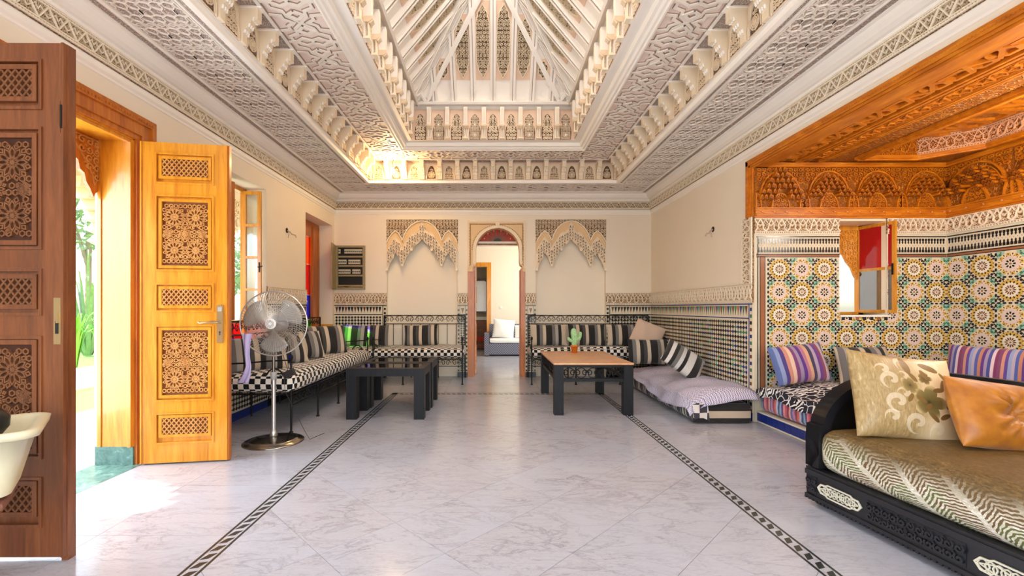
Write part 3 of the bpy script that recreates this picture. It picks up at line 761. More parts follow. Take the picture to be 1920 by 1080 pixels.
loop(m, [(1.64, 3.93), (1.60, 3.93), (1.59, 3.96), (1.60, 3.99), (1.66, 4.02)], 0)
T12 = 1.2; d0, z0 = 1.66, 4.02
loop(m, [(d0, z0), (2.75, z0+T12*(2.75-d0))], 0)
ceiling = struct(m.build('ceiling', [M_white, M_carvC, M_carvP, M_peach, M_pinkp, M_peach], None))
# frames for the sides of the loop: u along, v = up or inward
def side(k, d, z):      # vertical faces: 'L','B','R' with normal into the room
    return {'L': fr((XL+d, 0, z), (0, 1, 0), (0, 0, 1)), 'B': fr((0, YB-d, z), (1, 0, 0), (0, 0, 1)), 'R': fr((XR-d, 0, z), (0, -1, 0), (0, 0, 1))}[k]
def under(k, d, z):     # faces seen from below, v runs inward from the wall
    return {'L': fr((XL+d, 0, z), (0, 1, 0), (1, 0, 0)), 'B': fr((0, YB-d, z), (1, 0, 0), (0, -1, 0)), 'R': fr((XR-d, 0, z), (0, -1, 0), (-1, 0, 0))}[k]
def span(k, d):
    return {'L': (-.2, YB-d), 'B': (XL+d, XR-d), 'R': (-(YB-d), .2)}[k]
for k in 'LBR':
    u0, u1 = span(k, .02); friezes(ceiling, side(k, .02, 2.918), u0, u1, 0, .14, 'zig', .25, (M_carvC, M_strapc, M_filigD), name='crown_frieze_panel')
# soffit strapwork
def soffit_tile(L, W):
    m = MB()
    for k in range(6):
        v = W*(k+.5)/6; a = W/12
        for ph in (0, 1):
            s_ = -1 if (k+ph) % 2 else 1
            P = [(0, v+s_*a*.2), (L*.12, v+s_*a*.2), (L*.22, v+s_*a*1.15), (L*.40, v+s_*a*1.15), (L*.5, v-s_*a*.2), (L*.62, v-s_*a*.2), (L*.72, v-s_*a*1.0), (L*.9, v-s_*a*1.0), (L, v+s_*a*.2)]
            m.ribbon(P, .0075, 0, (.007 if ph else .010)+.0005*k, 0)
        m.ribbon([(L*.25, v), (L*.31, v+a*.8), (L*.37, v), (L*.31, v-a*.8)], .005, 0, .0062+.0004*k, 0, True)
    for i in range(8):
        for j in range(9): m.ribbon(spiral(L*(.06+.125*i), W*(.06+.11*j), L*.05, i+j*2, 1.1, 6, 1), .004, 0, .004+.0002*(i % 2)+.0001*j, 0, sides=False)
    for v in (0.006, W-.006): m.box(0, v-.005, 0, L, v+.005, .014, 0)
    return m
L = .27
st = None
for k in 'LBR':
    u0, u1 = span(k, .25)
    if k == 'L': u1 = YB-.71
    if k == 'R': u0 = -(YB-.71)
    n = round((u1-u0)/L); a = (u1-u0)/n
    for i in range(n):
        mt = under(k, .25, 3.18) @ Matrix.Translation((u0+a*i, 0, 0)) @ Matrix.Diagonal((a/L, 1, 1, 1))
        if st is None: st = soffit_tile(L, .46).build('soffit_strap_panel', M_strap, ceiling, mt)
        else: dup(st, mtx=mt)
# bracketed niches
def prism(m, prof, u0, u1, mi=0):      # prof in (w, v)
    n = len(prof)
    m.add([(u0, v, w) for w, v in prof], [tuple(range(n))], mi); m.add([(u1, v, w) for w, v in prof], [tuple(range(n))[::-1]], mi)
    m.add([(u0, v, w) for w, v in prof]+[(u1, v, w) for w, v in prof], [(i, (i+1) % n, n+(i+1) % n, n+i)[::-1] for i in range(n)], mi)
def bracket_mesh():
    m = MB()
    prism(m, [(0, 0), (.03, 0), (.03, .06), (.045, .07), (.045, .095), (.065, .105), (.065, .125), (.09, .135), (.09, .155), (.14, .165), (.14, .27), (0, .27)], -.030, .030, 0)
    for j in range(3):
        for i in range(3-j if False else 3):
            w = .045+.032*j; v = .075+.045*j
            u = (i-1)*.024; m.tube([(u, v-.010, w-.006), (u, v+.016, w)], .0095, 6, 1)
    m.box(-.036, .250, 0, .036, .262, .150, 1); m.box(-.03, .25, .12, .03, .30 if False else .27, .165, 1)
    return m
def niche_mesh(var=0):
    m = MB(); A = [(x, y+.012) for x, y in ogee(.145, .205)]
    m.box(-.092, .005, 0, .092, .245, .006, 1)
    P = [(-.0725, .012)]+A+[(.0725, .012)]
    m.poly(P, .006, .009, 2); m.ribbon(A, .009, .006, .018, 1); m.ribbon([(-.084, .01), (-.084, .235), (.084, .235), (.084, .01)], .006, .006, .013, 1)
    ins = lambda x, y: inpoly(x, y, P)
    if var == 0: scrollfill(m, -.07, .015, .07, .21, .032, .0065, .009, .017, 0, ins)
    else:
        for r in (.05, .034, .018): m.ribbon(circ(0, .075, r, 12), .006, .009, .018, 0, True)
        for q in range(8): m.ribbon([(0, .075), (.055*math.cos(q*PI/4), .075+.055*math.sin(q*PI/4))], .005, .009, .016, 0)
        scrollfill(m, -.03, .13, .03, .175, .03, .006, .009, .017, 0, ins)
    m.tube([(-.088, .0, .012), (-.088, .09, .012)], .007, 5, 1); m.tube([(.088, .0, .012), (.088, .09, .012)], .007, 5, 1)
    return m
bk = nc0 = nc1 = None; nn = [None, None]
for k in 'LBR':
    u0, u1 = span(k, .86)
    n = round((u1-u0)/.268); a = (u1-u0)/n; B = side(k, .86, 3.19)
    for i in range(n+1):
        mt = B @ T(u0+a*i, 0, 0)
        if not ((k != 'B') and (i == (n if k == 'L' else 0))):
            if bk is None: bk = bracket_mesh().build('bracket', [M_cream, M_white], ceiling, mt)
            else: dup(bk, mtx=mt)
        if i < n:
            mt = B @ T(u0+a*(i+.5), 0, 0); q = i % 2
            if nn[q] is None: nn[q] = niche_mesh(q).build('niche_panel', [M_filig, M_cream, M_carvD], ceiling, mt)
            else: dup(nn[q], mtx=mt)
# flat strapwork band
def band_tile(L, W):
    m = MB(); c = W/2
    P = [[(0, .12*W), (.15*L, .12*W), (.22*L, .30*W), (.35*L, .32*W), (.65*L, .68*W), (.78*L, .70*W), (.85*L, .88*W), (L, .88*W)],
         [(.30*L, .02*W), (.33*L, .22*W), (.42*L, .22*W), (.5*L, .36*W), (.58*L, .22*W), (.67*L, .22*W), (.70*L, .02*W)],
         [(0, .02*W), (.02*L, .2*W), (.10*L, .34*W), (.04*L, .5*W), (0, .5*W)], [(L, .02*W), (.98*L, .2*W), (.90*L, .34*W), (.96*L, .5*W), (L, .5*W)],
         [(.22*L, .5*W), (.30*L, .36*W), (.42*L, .5*W)], [(.78*L, .5*W), (.70*L, .36*W), (.58*L, .5*W)]]
    Q = []
    for p in P: Q += [p, [(x, W-y) for x, y in p]]
    for i, p in enumerate(Q): m.ribbon(p, .034, 0, .005+.0004*i, 1); 
    for i, p in enumerate(Q): m.ribbon(p, .025, .004, .011+.0006*i, 0)
    for v in (.004, W-.004): m.box(0, v-.006, 0, L, v+.006, .008, 1)
    return m
L = .50; st = None
for k in 'LBR':
    u0, u1 = span(k, 1.03)
    if k != 'B':
        if k == 'L': u1 = YB-1.03
        else: u0 = -(YB-1.03)
    else: u0 += .42; u1 -= .42
    n = round((u1-u0)/L); a = (u1-u0)/n
    for i in range(n):
        mt = under(k, 1.03, 3.46) @ T(u0+a*i, 0, 0) @ Matrix.Diagonal((a/L, 1, 1, 1))
        if st is None: st = band_tile(L, .42).build('strapwork_panel', [M_strap, M_groove], ceiling, mt)
        else: dup(st, mtx=mt)
# arcade of the lantern
def arcade_mesh(var):
    m = MB(); o = [(-.072, .0), (-.080, .10), (-.070, .17), (-.042, .215), (-.058, .245), (-.054, .29), (-.028, .33), (0, .352)]
    o = o+[(-x, y) for x, y in o[::-1][1:]]
    m.box(-.09, 0, 0, .09, .40, .006, 1); m.poly(o, .006, .010, 2)
    ins = lambda x, y: inpoly(x, y, o)
    if var == 0: scrollfill(m, -.066, .0, .066, .34, .044, .009, .010, .022, 0, ins)
    else:
        scrollfill(m, -.066, .0, .066, .34, .022, .004, .010, .016, 0, ins)
        for y in (.06, .2): m.poly(circ(0, y, .013, 8), .01, .024, 3); m.ribbon(circ(0, y, .024, 12), .004, .01, .02, 0, True)
    return m
def pilaster_mesh():
    m = MB(); m.box(-.028, .19, 0, .028, .42, .075, 0); m.box(-.018, .21, .075, .018, .40, .079, 1)
    prism(m, [(0, .14), (.05, .14), (.085, .165), (.085, .19), (0, .19)], -.036, .036, 2)
    for i in (-1, 0, 1): m.tube([(i*.02, .135, .055), (i*.02, .165, .085)], .011, 6, 2)
    for i in (-1, 1): m.tube([(i*.016, 0, .045), (i*.016, .14, .045)], .0095, 6, 1)
    m.box(-.034, 0, 0, .034, .02, .06, 1); m.box(-.03, .0, 0, .03, .14, .02, 0)
    return m
aa = [None, None]; pl = None
for k in 'LBR':
    u0, u1 = span(k, 1.64); n = round((u1-u0)/.250); a = (u1-u0)/n; B = side(k, 1.64, 3.512)
    for i in range(n+1):
        if 0 < i < n or k != 'B' and 0 < i < n:
            mt = B @ T(u0+a*i, 0, 0)
            if pl is None: pl = pilaster_mesh().build('pilaster', [M_white, M_cream, M_filig], ceiling, mt)
            else: dup(pl, mtx=mt)
        if i < n:
            q = (i+(1 if i > n/2 else 0)) % 2 if k == 'B' else i % 2; mt = B @ T(u0+a*(i+.5), 0, 0)
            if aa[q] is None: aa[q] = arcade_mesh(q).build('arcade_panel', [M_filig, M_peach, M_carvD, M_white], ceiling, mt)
            else: dup(aa[q], mtx=mt)
# pyramid: ribs, bars and pointed medallions
sl = math.hypot(1, T12); cs, sn = 1/sl, T12/sl
def slope(k):
    return {'B': fr(((XL+XR)/2, YB-d0, z0), (1, 0, 0), (0, -cs, sn)), 'L': fr((XL+d0, YB-d0, z0), (0, 1, 0), (cs, 0, sn)), 'R': fr((XR-d0, YB-d0, z0), (0, -1, 0), (-cs, 0, sn))}[k]
hw = (XR-XL)/2-d0; vtop = hw/cs
RIB = {}
def rib(k, u, v1, wd=.072, v0=.03):
    key = round(v1, 2)
    mt = slope(k) @ T(u, v0, 0)
    if key not in RIB:
        m = MB(); h = .048; m.box(-wd/2, 0, 0, wd/2, v1-v0, h, 0)
        for s_ in (-1, 1): m.box(s_*wd*.36-.006, 0, h, s_*wd*.36+.006, v1-v0, h+.010, 0)
        m.box(-.004, 0, h, .004, v1-v0, h+.003, 1)
        RIB[key] = m.build('rib', [M_white, M_groove], ceiling, mt)
    else: dup(RIB[key], mtx=mt)
MED = {}
def medal(k, u, v0, v1, ua=-.088, ub=.088):
    key = (round(v1-v0, 2))
    H = v1-v0; mt = slope(k) @ T(u, v0, 0)
    if key in MED: dup(MED[key], mtx=mt); return
    m = MB(); m.box(ua-.008, 0, 0, ub+.008, H, .010, 1)
    o = [(0, .03), (-.025, .07), (-.055, .12), (-.058, .15), (-.080, .20), (-.084, H/2)]
    o = o+[(x, H-y) for x, y in o[::-1][1:]]; o = o+[(-x, y) for x, y in o[::-1][1:-1]]
    if H < .5: o = [(0, .02), (-.06, H*.35), (-.06, H*.65), (0, H-.02), (.06, H*.65), (.06, H*.35)]
    m.poly(o, .010, .014, 2); m.ribbon(o, .010, .010, .026, 3, True)
    scrollfill(m, -.08, .05, .08, H-.05, .042, .008, .014, .024, 0, lambda x, y: inpoly(x, y, o))
    MED[key] = m.build('arabesque_medallion', [M_filigD, M_peach, M_carvD, M_cream], ceiling, mt)
pitch = .262
nb = 8
for i in range(-4, 5):
    u = i*pitch; v1 = (hw-abs(u))/cs
    if v1 > .2: rib('B', u, v1)
for i in range(-4, 4):
    u = (i+.5)*pitch; v1 = (hw-abs(u)-.06)/cs
    if v1 > .65: medal('B', u, .28, min(1.15, v1))
    elif v1 > .4: medal('B', u, .28, .28+.25)
for k in 'LR':
    sg = -1 if k == 'L' else 1
    n = int((YB-YR-2*d0)/pitch)
    for i in range(1, n):
        t = i*pitch; v1 = min(t, vtop*cs)/cs
        if v1 > .15: rib(k, sg*t, v1)
        t2 = t-pitch/2; v2 = min((t2-.06)/cs, vtop)
        if v2 > .65: medal(k, sg*t2, .28, 1.15)
        elif v2 > .42: medal(k, sg*t2, .28, .28+.25)
for k, sg, base in (('B', 1, -hw), ('B', -1, hw), ('L', -1, 0), ('R', 1, 0)):
    F_ = slope(k)
    def bar(p, q, name='hip_bar'):
        m = MB(); m.ribbon([p, q], .06, 0, .062, 0); m.ribbon([p, q], .012, .062, .072, 0); m.build(name, M_white, ceiling, F_)
    if k == 'B':
        bar((base+sg*.02, .03), (0, hw/cs)); bar((base+sg*.20, .03), (sg*-.05, (hw-.23)/cs)); bar((base+sg*.20, .03), (base+sg*.11, .16), 'hip_bar')
    else:
        bar((sg*.02, .03), (sg*hw, hw/cs)); bar((sg*.20, .03), (sg*(hw+.2), hw/cs)); bar((sg*.20, .03), (sg*.11, .16))
for k, L_ in (('B', hw), ):
    m = MB(); m.box(-hw, 0, 0, hw, .03, .10, 0); m.build('base_bar', M_white, ceiling, slope('B'))
m = MB(); m.box(-(YB-YR-2*d0), 0, 0, 0, .03, .10, 0); m.build('base_bar', M_white, ceiling, slope('L'))
m = MB(); m.box(0, 0, 0, (YB-YR-2*d0), .03, .10, 0); m.build('base_bar', M_white, ceiling, slope('R'))

# ---------------------------------------------------------------- alcove on the right
WX0, WX1, WZ0, WZ1 = 3.67, 4.17, 1.13, 2.125
m = MB(); holed(m, XR+.001, AX+.35, 0, 2.95, [(WX0, WZ0, WX1, WZ1)], -.36, 0)
wall_alcove = struct(m.build('wall_alcove_back', M_cream, None, FA))
m = MB(); m.box(-AY, 0, -.2, -AN+.2, 2.95, 0); wall_alcove_side = struct(m.build('wall_alcove_right', M_cream, None, FS))
m = MB(); m.box(XR, 0, 0, AX+.2, 2.95, .2); struct(m.build('wall_alcove_near', M_cream, None, fr((0, AN-.2, 0), (1, 0, 0), (0, 0, 1))))
m = MB(); m.box(XR, AN, -.1, AX, AY, -.004); struct(m.build('floor_alcove', M_marble))
def medallion(typ, keep=None):
    m = MB(); P = .237; Q = .243; H = P/2
    def put(pts, w, mi):
        c = (sum(p[0] for p in pts)/len(pts), sum(p[1] for p in pts)/len(pts))
        if keep and not all(keep(x, y) for x, y in pts): return
        m.poly(pts, .0, w, mi)
    def ringp(n, r0, r1, wd, w, mi, off=0):
        for i in range(n):
            a = 2*PI*(i+off)/n; c, s_ = math.cos(a), math.sin(a); mid = (r0+r1)/2
            P_ = [(r0, 0), (mid, wd/2), (r1*.93+r0*.07, wd*.35), (r1, 0), (r1*.93+r0*.07, -wd*.35), (mid, -wd/2)]
            put([((x*c-y*s_)*H, (x*s_+y*c)*H) for x, y in P_], w, mi)
    for i in range(16):     # background sectors, so that a clipped medallion keeps its rim
        a0, a1 = 2*PI*i/16, 2*PI*(i+1)/16
        def sec(r0, r1, w, mi): put([(r0*H*math.cos(a0), r0*H*math.sin(a0)), (r1*H*math.cos(a0), r1*H*math.sin(a0)), (r1*H*math.cos(a1), r1*H*math.sin(a1)), (r0*H*math.cos(a1), r0*H*math.sin(a1))], w, mi)
        if typ == 0: sec(.60, .86, .0015, iY); sec(.0001, .58, .0018, iW)
        else: sec(.66, .88, .0015, iM if i % 2 else iY); sec(.36, .64, .0018, iP); sec(.0001, .34, .0018, iW)
    if typ == 0:
        ringp(16, .52, .72, .10, .0035, iK); ringp(16, .76, .90, .09, .003, iN, .5); ringp(12, .13, .40, .10, .0035, iN); put(circ(0, 0, .08*H, 6), .0035, iT)
    else:
        ringp(16, .70, .86, .09, .0035, iN, .5); ringp(8, .14, .36, .15, .0035, iK); ringp(10, .40, .60, .17, .0035, iP, .5); ringp(16, .60, .70, .06, .003, iN); put(circ(0, 0, .10*H, 6), .0035, iT)
    # ovals along the grid lines and the corners
    for i in range(5):
        t = -P/2+(i+.5)*P/5
        put(circ(t, -Q/2, .017, 6, 0, .010), .0032, iK); put(circ(-P/2, t*Q/P, .010, 6, 0, .017), .0032, iK)
    for sx in (-1, 1):
        for sy in (-1, 1):
            cx, cy = sx*P/2, sy*Q/2
            if typ: put([(cx, cy), (cx-sx*.075, cy), (cx-sx*.055, cy-sy*.03), (cx-sx*.03, cy-sy*.055), (cx, cy-sy*.075)], .0012, iC)
            put(circ(cx-sx*.034, cy-sy*.034, .013, 6, .5), .003, iG if typ else iK)
            put(circ(cx-sx*.060, cy-sy*.020, .011, 6), .003, iC if typ else iK); put(circ(cx-sx*.020, cy-sy*.060, .011, 6), .003, iC if typ else iK)
            put(circ(cx-sx*.040, cy-sy*.014, .008, 5), .003, iK if not typ else iG); put(circ(cx-sx*.014, cy-sy*.040, .008, 5), .003, iK if not typ else iG)
    return m
MD = [None, None]
def zellige_wall(parent, u0, ncol, hole=None, par=0):
    P, Q = .237, .243
    for i in range(ncol):
        for j in range(6):
            cu = u0+(i+.5)*P; cv = 1.735-(j+.5)*Q; t = (i+j+par) % 2
            mt = T(cu, cv, .012)
            if hole and not (cu+P/2+.01 < hole[0] or cu-P/2-.01 > hole[2] or cv+Q/2+.01 < hole[1] or cv-Q/2 > hole[3]):
                if hole[0] < cu-P/2 and cu+P/2 < hole[2] and cv-Q/2 > hole[1]: continue
                keep = lambda x, y: not (hole[0] < cu+x < hole[2] and hole[1] < cv+y < hole[3])
                mm = medallion(t, keep)
                if mm.v: mm.build('zellige_medallion', ZM_ALL, parent, mt)
                continue
            if MD[t] is None: MD[t] = medallion(t).build('zellige_medallion', ZM_ALL, parent, mt)
            else: dup(MD[t], parent, mt)
def alcove_dress(parent, u0, u1, pu0, ncol, hole=None, par=0, edge=False):
    m = MB(); holed(m, u0, u1, 0, 2.0, [hole] if hole else [], 0, .012, 0); m.build('zellige_bed', M_grout, parent, ID)
    m = MB(); out = lambda u: not (hole and hole[0]-.01 < u < hole[2]+.01)
    segs = [(u0, u1)] if not hole else [(u0, hole[0]), (hole[2], u1)]
    for a, b in segs:
        m.box(a+.02, 1.950, .012, b, 1.962, .0145, iK); m.box(a+.02, 1.765, .012, b, 1.775, .0145, iK); m.box(a+.02, 1.745, .012, b, 1.765, .0140, iT); m.box(a+.02, 1.738, .012, b, 1.745, .0145, iK)
    n = int((u1-u0-.05)/.031)
    for i in range(n):
        u = u0+.045+i*.031
        if out(u):
            m.poly([(u-.011, 1.935), (u+.011, 1.935), (u+.011, 1.915), (u+.005, 1.905), (u+.009, 1.893), (u, 1.876), (u-.009, 1.893), (u-.005, 1.905), (u-.011, 1.915)], .012, .0145, iK)
            m.poly([(u-.012, 1.79), (u+.012, 1.79), (u+.011, 1.815), (u+.005, 1.825), (u+.008, 1.835), (u, 1.850), (u-.008, 1.835), (u-.005, 1.825), (u-.011, 1.815)], .012, .0145, iK)
            m.poly([(u+.0155-.003, 1.863), (u+.0155, 1.866), (u+.0155+.003, 1.863), (u+.0155, 1.860)], .012, .0145, iK)
    if edge:
        m.box(u0+.03, .3, .012, u0+.04, 1.95, .0145, iK); m.box(u0+.06, .3, .012, u0+.11, 1.75, .0140, iT); m.box(u0+.055, .3, .012, u0+.062, 1.75, .0145, iK); m.box(u0+.108, .3, .012, u0+.115, 1.75, .0145, iK)
    m.build('zellige_border', ZM_ALL, parent, ID, kind='stuff')
    for a, b in segs: friezes(parent, ID, a, b, 1.985, .185, 'ogee', .24)
    zellige_wall(parent, pu0, ncol, hole, par)
alcove_dress(wall_alcove, XR, AX, 2.915, 8, (WX0, WZ0, WX1, WZ1), 0, True)
alcove_dress(wall_alcove_side, -AY, -AN, -AY, 14, None, 1)
m = MB()
m.box(WX0-.0, WZ0-.02, -.3, WX1+.03, WZ0, .03, 0)
for i in range(7): m.box(WX0+.02+i*.075, WZ0-.055, .012, WX0+.055+i*.075, WZ0-.022, .016, 1 if i % 3 != 2 else 2)
m.build('window_sill', [M_white, ZK, ZT], wall_alcove, ID)

# wooden frieze, casing and ceiling of the alcove
def cedar_tile(L, H, big=False):
    m = MB(); m.box(0, 0, 0, L, H, .02, 3)
    m.box(0, 0, .02, L, .012, .05, 0); m.box(0, .012, .02, L, .072, .035, 0); m.box(0, .072, .02, L, .088, .055, 0)
    n = max(2, round(L/.115)); a = L/n
    for i in range(n):
        u = i*a; m.ribbon([(u, .028), (u+a*.3, .028), (u+a*.7, .056), (u+a, .056)], .006, .035, .041, 0); m.ribbon([(u, .056), (u+a*.3, .056), (u+a*.7, .028), (u+a, .028)], .006, .035, .041, 0)
        m.poly([(u+a*.5-.008, .042), (u+a*.5, .05), (u+a*.5+.008, .042), (u+a*.5, .034)], .035, .045, 2)
    m.box(0, H-.05, .02, L, H, .05, 0); m.box(0, H-.028, .05, L, H-.012, .065, 0)
    c = L/2; W = L*.84
    A = [(c+x, .20+y) for x, y in ogee(W, H-.29)]
    m.ribbon(A, .014, .02, .045, 0); m.ribbon([(c+(x-c)*.88, .19+(y-.20)*.9) for x, y in A], .007, .02, .034, 0)
    scrollfill(m, .01, H-.19, L-.01, H-.055, .05, .008, .02, .036, 0, lambda x, y: not inpoly(x, y, A))
    # lower shells
    for cx, w in ((c, L*.36), (0.0, L*.20), (L, L*.20)):
        hh = .145
        P = [(cx+x, .09+y) for x, y in ogee(w, hh)]
        P = [(min(L, max(0, x)), y) for x, y in P]
        m.poly([(P[0][0], .09)]+P+[(P[-1][0], .09)], .02, .03, 3); m.ribbon(P, .010, .02, .05, 0)
        scrollfill(m, max(0, cx-w/2)+.005, .095, min(L, cx+w/2)-.005, .09+hh, .04, .007, .03, .042, 0, lambda x, y: inpoly(x, y, P))
    # muqarnas cells under the arch, stepping down and outward
    rows = 6; p = L/14
    for r in range(rows):
        y = .205+r*.038 if not big else .17+r*.058
        half = (7-r*1.05)
        for i in range(-7, 8):
            x = c+(i+(.5 if r % 2 else 0))*p
            if abs(i+(.5 if r % 2 else 0)) > half or x < .005 or x > L-.005: continue
            if r < 4 and abs(i) < 1.5-r*.2+.5 and r < 2: continue
            d = .05+.016*((i+r) % 3)+(rows-r)*.006
            h = .030 if not big else .046; w = p*.36
            m.poly([(x-w, y), (x+w, y), (x+w*.9, y+h*.55), (x, y+h), (x-w*.9, y+h*.55)], .02, d, 0)
            m.poly([(x-w*.5, y-.010), (x+w*.5, y-.010), (x+w*.5, y+h*.25), (x, y+h*.55), (x-w*.5, y+h*.25)], d, d+.006, 1)
    return m
CD = {}
H_ = .56
def cedar_run(parent, F_, u0, u1, n, first_big=False):
    L = (u1-u0)/n
    for i in range(n):
        mt = F_ @ T(u0+L*i, 2.17, 0); key = 'b' if (first_big and i == 0) else 'n'
        if key not in CD: CD[key] = cedar_tile(.49, H_, key == 'b').build('muqarnas_arch_panel', [M_cedar, M_cedarD, M_cedarP, M_cedarC], parent, mt @ Matrix.Diagonal((L/.49, 1, 1, 1)))
        else: dup(CD[key], parent, mt @ Matrix.Diagonal((L/.49, 1, 1, 1)))
m = MB(); m.box(XR+.001, 2.15, 0, AX, 2.17, .03); tr1 = struct(m.build('trim_1', M_cedar, None, FA)); cedar_run(tr1, ID, XR+.002, AX, 4, True)
m = MB(); m.box(-AY, 2.15, 0, -AN, 2.17, .03); tr2 = struct(m.build('trim_2', M_cedar, None, FS)); cedar_run(tr2, ID, -AY, -AN, 7)
# casing around the opening on the room side
m = MB()
for (a, w) in ((0, .02), (.022, .032), (.062, .02)):
    b = a+(.022 if a == 0 else .04 if a < .05 else .02)
    m.box(-AY-.10+a, 2.17, 0, -AY-.10+b, 2.78-a, w+.012, 0); m.box(-AY-.10+a, 2.78-b, 0, -AN, 2.78-a, w+.012, 0)
m.box(-AY-.02, 2.172, -.02, -AY+.004, 2.70, .02, 0); m.box(-AY+.004, 2.68, -.125, -AN, 2.699, .02, 0)
for i in range(160): 
    u = -AY+.0+i*.021
    if u < -AN-.02: m.poly([(u, 2.735), (u+.008, 2.735), (u+.014, 2.745), (u+.006, 2.745)], .04, .05, 0)
struct(m.build('trim_3', [M_cedar], None, FR))
# alcove ceiling
RX0, RX1, RY0, RY1 = 3.72, 4.62, 1.7, 4.47; ZC1 = 2.735; ZC2 = 2.90; ch = .34
m = MB()
m.box(XR+.122, AN, ZC1, RX0, AY, ZC1+.2, 0); m.box(RX1, AN, ZC1, AX, AY, ZC1+.2, 0); m.box(RX0, RY1, ZC1, RX1, AY, ZC1+.2, 0); m.box(RX0, AN, ZC1, RX1, RY0, ZC1+.2, 0)
for (x, y, sx, sy) in ((RX1, RY1, -1, -1), (RX1, RY0, -1, 1)):
    P = [(x, y), (x+sx*ch, y), (x, y+sy*ch)]; m.poly(P, ZC1, ZC1+.2, 0, back=True)
m.box(RX0-.1, RY0-.1, ZC2, RX1+.1, RY1+.1, ZC2+.1, 0)
ceil2 = struct(m.build('ceiling_alcove', [M_cedarC], None))
def mould(P, name, m_, wd, z0_, z1_):
    mm = MB(); mm.ribbon(P, wd, -z0_, -z1_, 0, False); mm.build(name, m_, ceil2, Matrix.Diagonal((1, 1, -1, 1)))
O = [(RX0, RY0), (RX0, RY1), (RX1-ch, RY1), (RX1, RY1-ch), (RX1, RY0+ch), (RX1-ch, RY0), (RX0, RY0)]
mould(O, 'tray_moulding', M_cedar, .07, ZC1, ZC1-.03); mould([(x+(.0), y) for x, y in O], 'tray_moulding', M_cedar, .035, ZC1-.03, ZC1-.045)
# carved cornice of the tray (upright bands)
def upright(a, b, z0_, z1_, mats, name):
    a = Vector((a[0], a[1], 0)); b = Vector((b[0], b[1], 0)); L = (b-a).length; u = (b-a)/L
    F_ = fr((a.x, a.y, z0_), u, (0, 0, 1)); n = max(1, round(L/.26)); s_ = L/n
    for i in range(n):
        mt = F_ @ T(i*s_, 0, 0) @ Matrix.Diagonal((s_/.24, 1, 1, 1)); key = ('up', mats[1].name)
        if key not in FRZ: FRZ[key] = frieze_tile(.24, z1_-z0_, 'ogee').build(name, list(mats), ceil2, mt)
        else: dup(FRZ[key], ceil2, mt)
mc = (M_cedarC, M_cedar, M_cedar); mp = (M_cedarC, M_cedarP, M_cedarP)
upright(O[1], O[2], ZC1, ZC2, mc, 'tray_frieze_panel'); upright(O[2], O[3], ZC1, ZC2, mp, 'tray_frieze_panel'); upright(O[3], O[4], ZC1, ZC2, mp, 'tray_frieze_panel')
# lattice band near the opening and in the tray
def lattice(x0, y0, x1, y1, z, p, wd, th, name, kind='star'):
    F_ = fr((x0, y0, z), (0, 1, 0), (1, 0, 0)); U, V = y1-y0, x1-x0; n = max(1, round(U/p)); a = U/n; k = 'lat'+name
    m = MB()
    for i in range(2):
        s_ = 1 if i else -1; q = lambda t: V/2+s_*t*V/2
        m.ribbon([(0, q(.15)), (a*.15, q(.15)), (a*.25, q(.85)), (a*.42, q(.85)), (a*.5, q(.3)), (a*.58, q(.85)), (a*.75, q(.85)), (a*.85, q(.15)), (a, q(.15))], wd, 0, th, 0)
        m.ribbon([(0, q(.8)), (a*.12, q(.8)), (a*.3, q(-.2)), (a*.5, q(-.75)), (a*.7, q(-.2)), (a*.88, q(.8)), (a, q(.8))], wd, 0, th*1.15, 0)
    o = m.build(name, M_cedar, ceil2, F_)
    for i in range(1, n): dup(o, mtx=F_ @ T(a*i, 0, 0))
lattice(XR+.04, AN+.1, XR+.34, AY-.15, ZC1, .42, .026, .022, 'lattice_panel')
lattice(RX0+.05, RY0+.05, RX1-.05, RY1-.05, ZC2, .55, .035, .02, 'tray_lattice_panel')
for x in (XR+.02, XR+.36, XR+.40, XR+.60, XR+.63):
    m = MB(); m.box(x, AN+.05, ZC1-.03, x+.022, AY-.12, ZC1, 0); m.build('batten', M_cedar, ceil2)
for i in range(14):
    mt = fr((XR+.43, AN+.1+i*.29, ZC1), (0, 1, 0), (1, 0, 0)) @ Matrix.Diagonal((.29/.24, .165/.185, 1, 1)); key = ('cflat',)
    if key not in FRZ: FRZ[key] = frieze_tile(.24, .185, 'ogee').build('carved_border_panel', [M_cedarC, M_cedar, M_cedar], ceil2, mt)
    else: dup(FRZ[key], ceil2, mt)
# raised platform of the alcove with blue tile riser
m = MB(); m.box(2.80, AN, 0, AX, AY-.012, .11, 0); plat = struct(m.build('platform', M_grout))
m = MB(); m.box(2.79, AN, .11, AX, AY-.012, .118, 0); m.build('platform_edge', ZW, plat)
mm = MB(); mm.box(0, 0, 0, .006, .080, .084, 0); t0 = None
i = 0; y = AY-.10
while y > AN+.1:
    if t0 is None: t0 = mm.build('riser_tile', [ZB], plat, loc=(2.794, y, .018))
    else: dup(t0, loc=(2.794, y, .018))
    y -= .089
